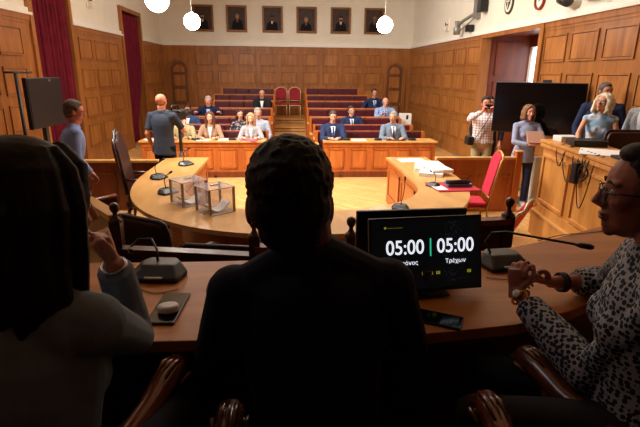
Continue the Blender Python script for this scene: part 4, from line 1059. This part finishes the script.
MB().use(BLACK).prism([(-.006, 0), (.006, 0), (.004, .10), (-.004, .10)], .02, .024, Rx4).build('hand', None, t); MB().use(BLACK).prism([(0, -.006), (.07, -.02), (.07, -.01), (0, .006)], .024, .028, Rx4).build('hand', None, t)
t = thing('wall_camera', 'pale grey remote camera unit on a bracket high on the right wall', 'camera', (WR, 12.7, 3.3))
MB().use(GREYM).tube([(-.22, 0, -.20), (-.22, 0, -.03), (-.22, 0, 0), (-.22, 0, .12)], [.09, .09, .06, .075], 14).build('housing', None, t)
MB().use(GREYM).tube([(-.22, -.02, .0), (-.20, -.35, .10), (-.08, -.75, .22), (0, -.85, .40)], .04, 10).build('arm', None, t)
MB().use(GREYM).tube([(-.2, -.1, -.05), (-.24, -.3, -.12), (-.18, -.6, .0), (-.05, -.75, .15)], .014, 8).build('hose', None, t)
MB().use(GREYM).bbox((-.14, -.95, .10), (0, -.78, .75)).build('bracket', None, t, .01)
o = MB().use(BLACK).bbox((-.16, -.09, 0), (0, .09, .16)).build('small_camera', None, None, .01); o.location = (WR-.02, 12.15, 3.125); tag(o, 'small black box camera on the cornice below the grey unit', 'camera')
t = thing('loudspeaker', 'black wall loudspeaker above the grey camera unit on the right wall', 'loudspeaker', (WR, 11.45, 3.62)); MB().use(BLACK).bbox((-.18, -.11, -.12), (-.02, .11, .2)).build('casing', None, t, .01); MB().use(DARKG).bbox((-.19, -.09, -.1), (-.18, .09, .18)).build('grille', None, t)
def sconce(label, x, s, y, z):
    t = thing('wall_sconce', label, 'wall lamp', (x, y, z), 0, 'small wall sconces')
    MB().use(PLASTER).bbox((min(0, s*.03), -.10, -.16), (max(0, s*.03), .10, .18)).build('backplate', None, t, .01)
    MB().use(DARKG).tube([(s*.02, 0, .02), (s*.10, 0, .0), (s*.10, 0, .06)], .018, 8).build('arm', None, t)
    MB().use(WPLAS).lathe((s*.10, 0, -.18), [(.02, 0), (.03, .06), (.022, .14)], 10).build('shade', None, t)
sconce('small grey wall sconce high on the right wall near the back', WR, -1, 14.05, 3.45)
sconce('small grey wall sconce between the two curtains', WL, 1, 11.72, 3.60)
t = thing('spotlight', 'black spotlight clamped above the panelling at the top right', 'spotlight', (WR, 7.95, 3.26))
MB().use(BLACK).tube([(-.15, .12, .04), (-.22, -.22, -.03)], [.07, .09], 14).build('housing', None, t); MB().use(BLACK).tube([(0, 0, .0), (-.17, -.02, .0)], .02, 8).build('bracket', None, t); MB().use(DARKG).tube([(-.22, -.225, -.03), (-.222, -.235, -.032)], [.085, .08], 14).build('lens', None, t)
t = thing('coiled_cable', 'loops of white and black cable above the panelling at the top right', 'cable', (WR, 7.05, 3.22))
m = MB().use(BLACK).tube([(-.06, .5, .03), (-.08, .25, .0), (-.06, 0, .02)], .03, 8); m.build('sleeve', None, t); m = MB().use(WPLAS).tube([(-.06, -.12+.13*cos(a), .02+.12*sin(a)) for a in [i*.5 for i in range(20)]], .010, 6); m.build('loop', None, t)
o = cable('grey cable duct lying along the foot of the right wall', [(WR-.12, 12.5, .04), (WR-.14, 11, .04), (WR-.16, 9.6, .04), (WR-.2, 8.2, .04)], .025, 'floor cables', GREYM)
o = MB().use(DARKG).bbox((-.2, -.15, 0), (.2, .15, .28)).build('bag', None, None, .05); o.location = (-3.9, 9.6, 0); tag(o, 'dark bag on the floor by the left wall behind the leather armchair', 'bag')

# ------------------------------------------------------------------ people: audience at the left
F = pi
HD = dict(wr=(.15, .36, .80), wl=(-.15, .36, .80))
person('woman with long brown hair in a beige blazer at the left front desk', (-1.60, 10.22, 0), F, True, .97, fem=True, hair='long', hcol=(98, 58, 36), tcol=(164, 130, 104), shirt=(206, 204, 202), sk=(220, 164, 138), hnod=-.05, lapel=True, lean=.06, **HD)
person('seated woman with shoulder length fair hair in a white jacket behind the pink folder', (-.75, 10.22, 0), F, True, .94, fem=True, hair='long', hcol=(176, 140, 102), tcol=(166, 162, 166), shirt=(196, 196, 204), sk=(222, 168, 140), lean=.08, hnod=.12, **HD)
person('grey haired man in a navy jacket leaning on a ledge at the left', (-2.06, 13.05, .15), F, True, 1.03, 1.12, hcol=(176, 172, 168), tcol=(24, 32, 62), shirt=(170, 196, 232), sk=(226, 160, 132), lean=.15, wr=(.30, .42, .93), wl=(-.34, .40, .93))
person('seated woman with dark curly hair in a dark flowered blouse over a light top', (-1.05, 11.05, 0), F, True, .95, fem=True, hair='curly', hcol=(62, 28, 22), tmat=cells('flower_print', (40, 34, 44), (176, 156, 158), (40, 34, 44), 26, mode='soft'), top='shirt', sk=(214, 156, 130), hyaw=.1, wr=(.2, .25, .62), wl=(-.2, .25, .62))
person('grey haired man in a white shirt seated behind the fair haired woman', (-.65, 11.05, 0), F, True, 1.0, 1.05, hcol=(160, 154, 148), tcol=(158, 166, 180), top='shirt', sk=(206, 150, 124), hyaw=.15, wr=(.22, .28, .62), wl=(-.2, .3, .62))
person('bald man in a black suit on the fifth bench of the left block', (-.70, 14.15, .30), F, True, 1.0, 1.05, hair='fringe', hcol=(110, 104, 100), tcol=(24, 26, 32), shirt=(232, 234, 238), sk=(206, 148, 122), wr=(.06, .40, .80), wl=(-.06, .40, .80))
person('bearded man in a blue suit seated just right of the cameraman', (-2.40, 11.95, 0), F, True, 1.0, 1.05, hair='short', hcol=(44, 34, 30), tcol=(54, 70, 108), shirt=(224, 228, 236), sk=(176, 116, 92), wr=(.15, .3, .62), wl=(-.2, .3, .62))
person('person in a cream jacket seated half hidden behind the television camera', (-2.16, 10.22, 0), F, True, .93, hair='short', hcol=(54, 44, 36), tcol=(176, 160, 118), top='jacket', shirt=(60, 60, 60), sk=(186, 134, 106), lean=.15, hnod=.3, **HD)
# audience at the right
person('dark haired man in a navy suit with folded hands at the right front desk', (1.00, 10.22, 0), F, True, 1.0, 1.08, hcol=(72, 64, 62), tcol=(40, 50, 84), shirt=(212, 220, 240), tie=(40, 52, 92), sk=(204, 146, 120), hnod=.1, wr=(.10, .38, .80), wl=(-.10, .38, .80))
person('grey haired man in a light grey suit looking sideways at the right front desk', (2.31, 10.22, 0), F, True, 1.0, 1.05, hcol=(150, 146, 140), tcol=(112, 124, 142), shirt=(236, 238, 242), tie=(56, 40, 48), sk=(200, 142, 112), hyaw=-.6, **HD)
person('man in a navy suit with tilted head on the third right bench', (1.66, 11.95, 0), F, True, 1.0, 1.1, hcol=(64, 56, 52), tcol=(34, 44, 76), shirt=(214, 220, 238), tie=(30, 34, 52), sk=(210, 152, 124), htilt=.2, slant=.05, hyaw=.1, wr=(.2, .3, .62), wl=(-.25, .3, .62))
person('balding man in a pale blue suit leaning on the ledge of the right block', (2.70, 13.05, .15), F, True, 1.02, 1.12, hair='fringe', hcol=(150, 140, 130), tcol=(140, 162, 206), shirt=(170, 190, 224), tie=(60, 74, 112), sk=(224, 160, 134), lean=.1, wr=(.14, .40, .93), wl=(-.2, .40, .93))
person('man in a navy suit on the highest occupied bench at the right', (2.60, 14.15, .30), F, True, 1.07, 1.05, hcol=(48, 38, 34), tcol=(28, 38, 72), shirt=(196, 212, 240), tie=(46, 62, 110), sk=(190, 132, 108), hyaw=.1, wr=(.36, .42, .82), wl=(-.15, .35, .66))

# cameraman
person('bald cameraman in a slate polo shirt seen from behind holding a television camera', (-1.98, 7.80, 0), radians(-14), False, 1.03, 1.0, hair='bald', hcol=(90, 80, 76), tcol=(56, 62, 76), top='polo', sleeves='short', sk=(206, 138, 108), legs=(14, 14, 18), wr=(.20, .34, 1.28), wl=(-.25, .06, .93), hyaw=-.05, pr=(.5, -.5, -.8), pl=(-.1, -1, -.2))
t = thing('television_camera', 'black shoulder television camera in front of the cameraman', 'camera', (-1.84, 8.18, 1.34), radians(-14))
MB().use(BLACK).bbox((-.07, -.2, -.02), (.07, .22, .15)).build('camera_body', None, t, .015); MB().use(BLACK).tube([(0, .22, .06), (0, .42, .06)], [.055, .065], 14).build('lens', None, t)
MB().use(BLACK).tube([(-.02, -.12, .15), (-.02, -.1, .22), (-.02, .1, .22), (-.02, .14, .15)], .014, 8).build('handle', None, t); MB().use(BLACK).tube([(-.07, -.05, .12), (-.18, -.05, .14)], [.02, .03], 10).build('viewfinder', None, t)
MB().use(MICM).tube([(.09, -.05, .12), (.10, .25, .14)], .018, 8).build('microphone', None, t); MB().use(BLACK).tube([(.05, .0, -.02), (.06, .05, -.12)], .025, 8).build('hand_grip', None, t)
t = thing('tripod', 'tripod carrying the television camera, mostly behind the partition', 'tripod', (-1.80, 8.18, 0))
MB().use(DARKG).tube([(0, 0, .8), (0, 0, 1.37)], .03, 10).build('column', None, t)
for a in (.5, 2.6, 4.7): MB().use(DARKG).tube([(0, 0, .85), (.25*cos(a), .25*sin(a), .01)], .012, 8).build('leg', None, t)

# right side group
PL = cells('red_check', (238, 234, 232), (206, 176, 172), (160, 84, 84), 22)
person('man in a red and white checked shirt filming with his phone by the right wall', (3.55, 8.35, 0), radians(168), False, 1.01, 1.12, hcol=(40, 32, 30), tmat=PL, top='shirt', hem=.95, sk=(206, 128, 104), legs=(168, 160, 126), specs=BLACKG, wr=(.09, .26, 1.50), wl=(-.09, .26, 1.50), fr=(-.3, .3, .9), fl=(.3, .3, .9), palmr=(0, 1, 0), palml=(0, 1, 0), pr=(.9, 0, -.6), pl=(-.9, 0, -.6), curl=.8)
o = MB().use(BLACK).bbox((-.085, -.006, -.04), (.085, .006, .04)).build('smartphone', None, None, .003); o.location = (3.50, 8.05, 1.58); tag(o, 'black phone held up by the man in the checked shirt', 'phone')
m = MB().use(BLACK).tube([(-.08, .165, 1.47), (.02, .175, 1.25), (.16, .16, 1.0), (.20, .02, .92)], .016, 8, flat=.4); o = m.build('shoulder_strap'); o.location = (3.55, 8.35, 0); o.rotation_euler = (0, 0, radians(168)); tag(o, 'black shoulder strap across the checked shirt', 'strap')
o = MB().use(BLACK).bbox((-.06, -.10, -.08), (.06, .10, .08)).build('shoulder_bag', None, None, .03); o.location = (3.29, 8.30, .97); tag(o, 'small black bag at the hip of the man in the checked shirt', 'bag')
person('man in a dark suit standing behind the man in the checked shirt', (3.86, 8.9, 0), radians(170), False, 1.0, 1.05, hcol=(30, 26, 24), tcol=(26, 28, 36), shirt=(60, 100, 180), sk=(190, 132, 106))
person('woman in a grey blue sweater and jeans holding papers next to the large television', (3.84, 7.36, 0), radians(174), False, .965, 1.05, fem=True, hair='bob', hcol=(128, 90, 62), tcol=(150, 156, 182), top='tee', sk=(216, 158, 134), legs=(44, 54, 88), shoes=(190, 180, 178), wr=(.02, .26, 1.06), wl=(-.06, .27, 1.12), fr=(-.9, .1, .1), fl=(.9, .1, .0), palmr=(0, -1, 0), palml=(0, -1, 0), pr=(.9, -.2, -.6), pl=(-.9, -.2, -.6), hyaw=.1)
o = MB().use(plain('peach_paper', (206, 156, 134), .8)).box((0, 0, 0), (.25, .02, .19), Euler((radians(-28), 0, radians(-6))).to_matrix()).build('papers'); o.location = (3.84, 7.06, 1.19); tag(o, 'peach coloured papers held by the woman in the grey blue sweater', 'papers')
DRESS = cells('blue_white_print', (64, 104, 168), (238, 240, 244), (150, 190, 226), 9, mode='soft')
person('blond woman in a blue and white sleeveless dress leaning on the podium', (4.00, 5.84, .353), radians(150), False, .90, 1.05, fem=True, hair='blond', headk=1.12, hcol=(232, 216, 186), tmat=DRESS, top='shirt', sleeves='none', sk=(214, 152, 120), legs=(210, 215, 225), specs=BLACKG, lean=.2, hyaw=-.55, hnod=-.3, wr=(.22, .44, .93), wl=(-.10, .34, .93), fr=(.2, 1, 0), fl=(.3, 1, 0), palmr=(0, 0, -1), pr=(.7, -.5, -.3))
person('grey haired man in a navy suit behind the woman with blond hair', (4.30, 6.26, .353), radians(148), False, .97, 1.10, hcol=(90, 80, 76), tcol=(36, 46, 78), shirt=(60, 74, 120), sk=(186, 128, 102), hyaw=.5)
person('person in a light grey jacket cut off by the right edge behind the armchair', (4.42, 5.58, .353), radians(112), False, .95, .9, hcol=(60, 50, 44), tcol=(176, 180, 186), shirt=(220, 220, 224), sk=(200, 144, 116))
person('man with glasses in a pale blue shirt at the left edge partition', (-2.52, 5.60, 0), radians(-62), False, 1.04, .95, hcol=(92, 74, 60), tcol=(128, 142, 184), top='shirt', specs=BLACKG, sk=(196, 122, 96), lean=.18, hyaw=-.1, hnod=.2, wr=(.14, .2, .95), wl=(-.14, .2, .95), legs=(40, 42, 52))
# ------------------------------------------------------------------ the three people in the foreground
VN = .0045
# man in the middle, seen from behind
person('man in a dark navy suit in the middle foreground, seen from behind', (.075, 1.08, .55), 0, seated=True, sc=1.05, build=1.0, hcol=(20, 16, 14), tcol=(18, 22, 38), shirt=(200, 205, 215), sk=(120, 76, 58), vox=VN, lean=.06, slant=-.03, hoff=(-.05, .02, -.045), headk=1.24, slope=.035, seatz=.49,
       wr=(.24, .40, .80), wl=(-.22, .40, .80), pr=(.5, -.4, -1), pl=(-.5, -.4, -1), hnod=.05, lapel=False)
# woman at the left
_, L_ = person('woman with long dark hair in a grey jacket resting her chin on her hand', (-.56, .84, .55), radians(-12), seated=True, sc=1.02, build=.95, fem=True, hair='verylong', hcol=(26, 17, 14), tcol=(122, 134, 146), sk=(196, 132, 106), vox=VN, lean=.14, hyaw=-.50, hnod=.10, seatz=.52, headk=1.06, hairspan=106, world=True,
       er=(-.455, 1.28, 1.335), wr=(-.455, 1.17, 1.63), wl=(-.72, 1.35, 1.36), fr=(-.15, -.25, 1.0), palmr=(-.6, -.8, 0), pr=(0, 0, -1), pl=(-.5, -.4, -1), curl=.9, lapel=False, shirt=(60, 60, 60), hoff=(.035, .02, .00))
# woman at the right
BL = cells('graphic_blouse', (20, 22, 30), (20, 22, 30), (160, 164, 172), 72, mode='dots')
_, R_ = person('woman with glasses in a black and white patterned blouse, in profile at the right', (.975, 1.06, .55), radians(65), seated=True, sc=.97, fem=True, hair='short', hcol=(24, 18, 16), tmat=BL, top='shirt', sk=(176, 112, 88), specs=BLACKG, vox=VN, lean=.05, hyaw=-.02, hnod=.02, seatz=.53, headk=1.08, world=True, hoff=(.02, .03, .0),
       el=(.86, 1.12, 1.28), wl=(.785, 1.43, 1.385), er=(1.20, 1.56, 1.35), wr=(.96, 1.53, 1.37), fl=(.08, .15, 1.0), fr=(-1, -.1, .45), palml=(.8, .6, 0), palmr=(.2, -.9, -.4), curl=.62, loose=.022, slv=(.50, .80))
def bracelet(name, label, info, side, mat, dial, root, off=.03, r=.031, cat=None):
    a, e, w = info['arm'][side]; d = (w-e).normalized(); c = w-d*off
    n = d.orthogonal().normalized(); b = d.cross(n)
    m = MB().use(mat); m.tube([c+n*r*cos(q)+b*r*sin(q) for q in [2*pi*i/20 for i in range(21)]], .005, 8, cap=False)
    o = m.build(name, None, root)
    if dial:
        ml = root.matrix_local.to_3x3().inverted() if False else Matrix.Rotation(-root.rotation_euler[2], 3, 'Z')
        v = (ml @ V((-.5, -.8, .4))); v = (v-d*v.dot(d)).normalized(); q = c+v*(r+.002)
        k_ = MB().use(mat).tube([q-v*.003, q+v*.005], [.017, .015], 18); k_.use(WHITE).tube([q+v*.005, q+v*.0056], [.013, .013], 18); k_.build('watch_dial', None, o)
    return o
bracelet('wristwatch', '', R_, -1, GOLDW, True, R_['root'])
bracelet('bracelet', '', R_, 1, BLACK, False, R_['root'], .05, .033)
bracelet('bracelet', '', R_, 1, BLACK, False, R_['root'], .065, .034)
bracelet('bracelet', '', L_, 1, STEEL, False, L_['root'], .02, .030)

# ------------------------------------------------------------------ light
def area(name, loc, size, sy, power, col, rot=(0, 0, 0), spread=pi):
    l = bpy.data.lights.new(name, 'AREA'); l.shape = 'RECTANGLE'; l.size = size; l.size_y = sy; l.energy = power; l.color = col; l.spread = spread
    o = bpy.data.objects.new(name, l); COL.objects.link(o); o.location = loc; o.rotation_euler = rot; return o
def aimed(name, loc, at, *k, **kw):
    o = area(name, loc, *k, **kw); o.rotation_euler = (V(at)-V(loc)).to_track_quat('-Z', 'Y').to_euler(); return o
aimed('added_key_light', (-3.4, 7.2, 5.3), (2.6, 10.8, .6), 1.8, 1.8, 430, (1, .95, .87), spread=radians(115))  # added key light with no known fitting, brightens right wall and benches
area('added_ceiling_fill', (.9, 7.4, 5.5), 3.0, 1.6, 170, (1, .95, .87), spread=radians(120))  # this and the next ones are added fills, not fittings of the hall
area('added_ceiling_fill', (.6, 10.4, 5.5), 4.0, 1.5, 110, (1, .95, .87), spread=radians(170))
area('added_ceiling_fill', (.3, 14.0, 5.5), 5.0, 1.5, 80, (1, .95, .87), spread=radians(170))
area('dais_window_light', (-3.2, 2.4, 4.6), .8, .8, 9, (.62, .78, 1), (0, radians(-35), 0))
wd = bpy.data.worlds.new('world'); SC.world = wd; wd.use_nodes = True
wd.node_tree.nodes['Background'].inputs[0].default_value = (.6, .7, 1, 1); wd.node_tree.nodes['Background'].inputs[1].default_value = .3

# ------------------------------------------------------------------ camera
Fpx = 470.; yaw, pitch, roll = radians(4.17), radians(16.6), radians(.64)
f = V((sin(yaw)*cos(pitch), cos(yaw)*cos(pitch), -sin(pitch))); r = V((cos(yaw), -sin(yaw), 0)); u = r.cross(f)
r, u = r*cos(roll)+u*sin(roll), -r*sin(roll)+u*cos(roll)
cam = bpy.data.cameras.new('camera'); co = bpy.data.objects.new('camera', cam); COL.objects.link(co)
M = Matrix((r, u, -f)).transposed().to_4x4(); M.translation = (0, 0, 2.1); co.matrix_world = M
cam.sensor_width = 36; cam.lens = Fpx/640*36; cam.clip_start = .05
SC.camera = co
SC.view_settings.view_transform = 'Standard'; SC.view_settings.look = 'None'; SC.view_settings.gamma = 1; SC.view_settings.use_curve_mapping = False
SC.view_settings.exposure = 0.0
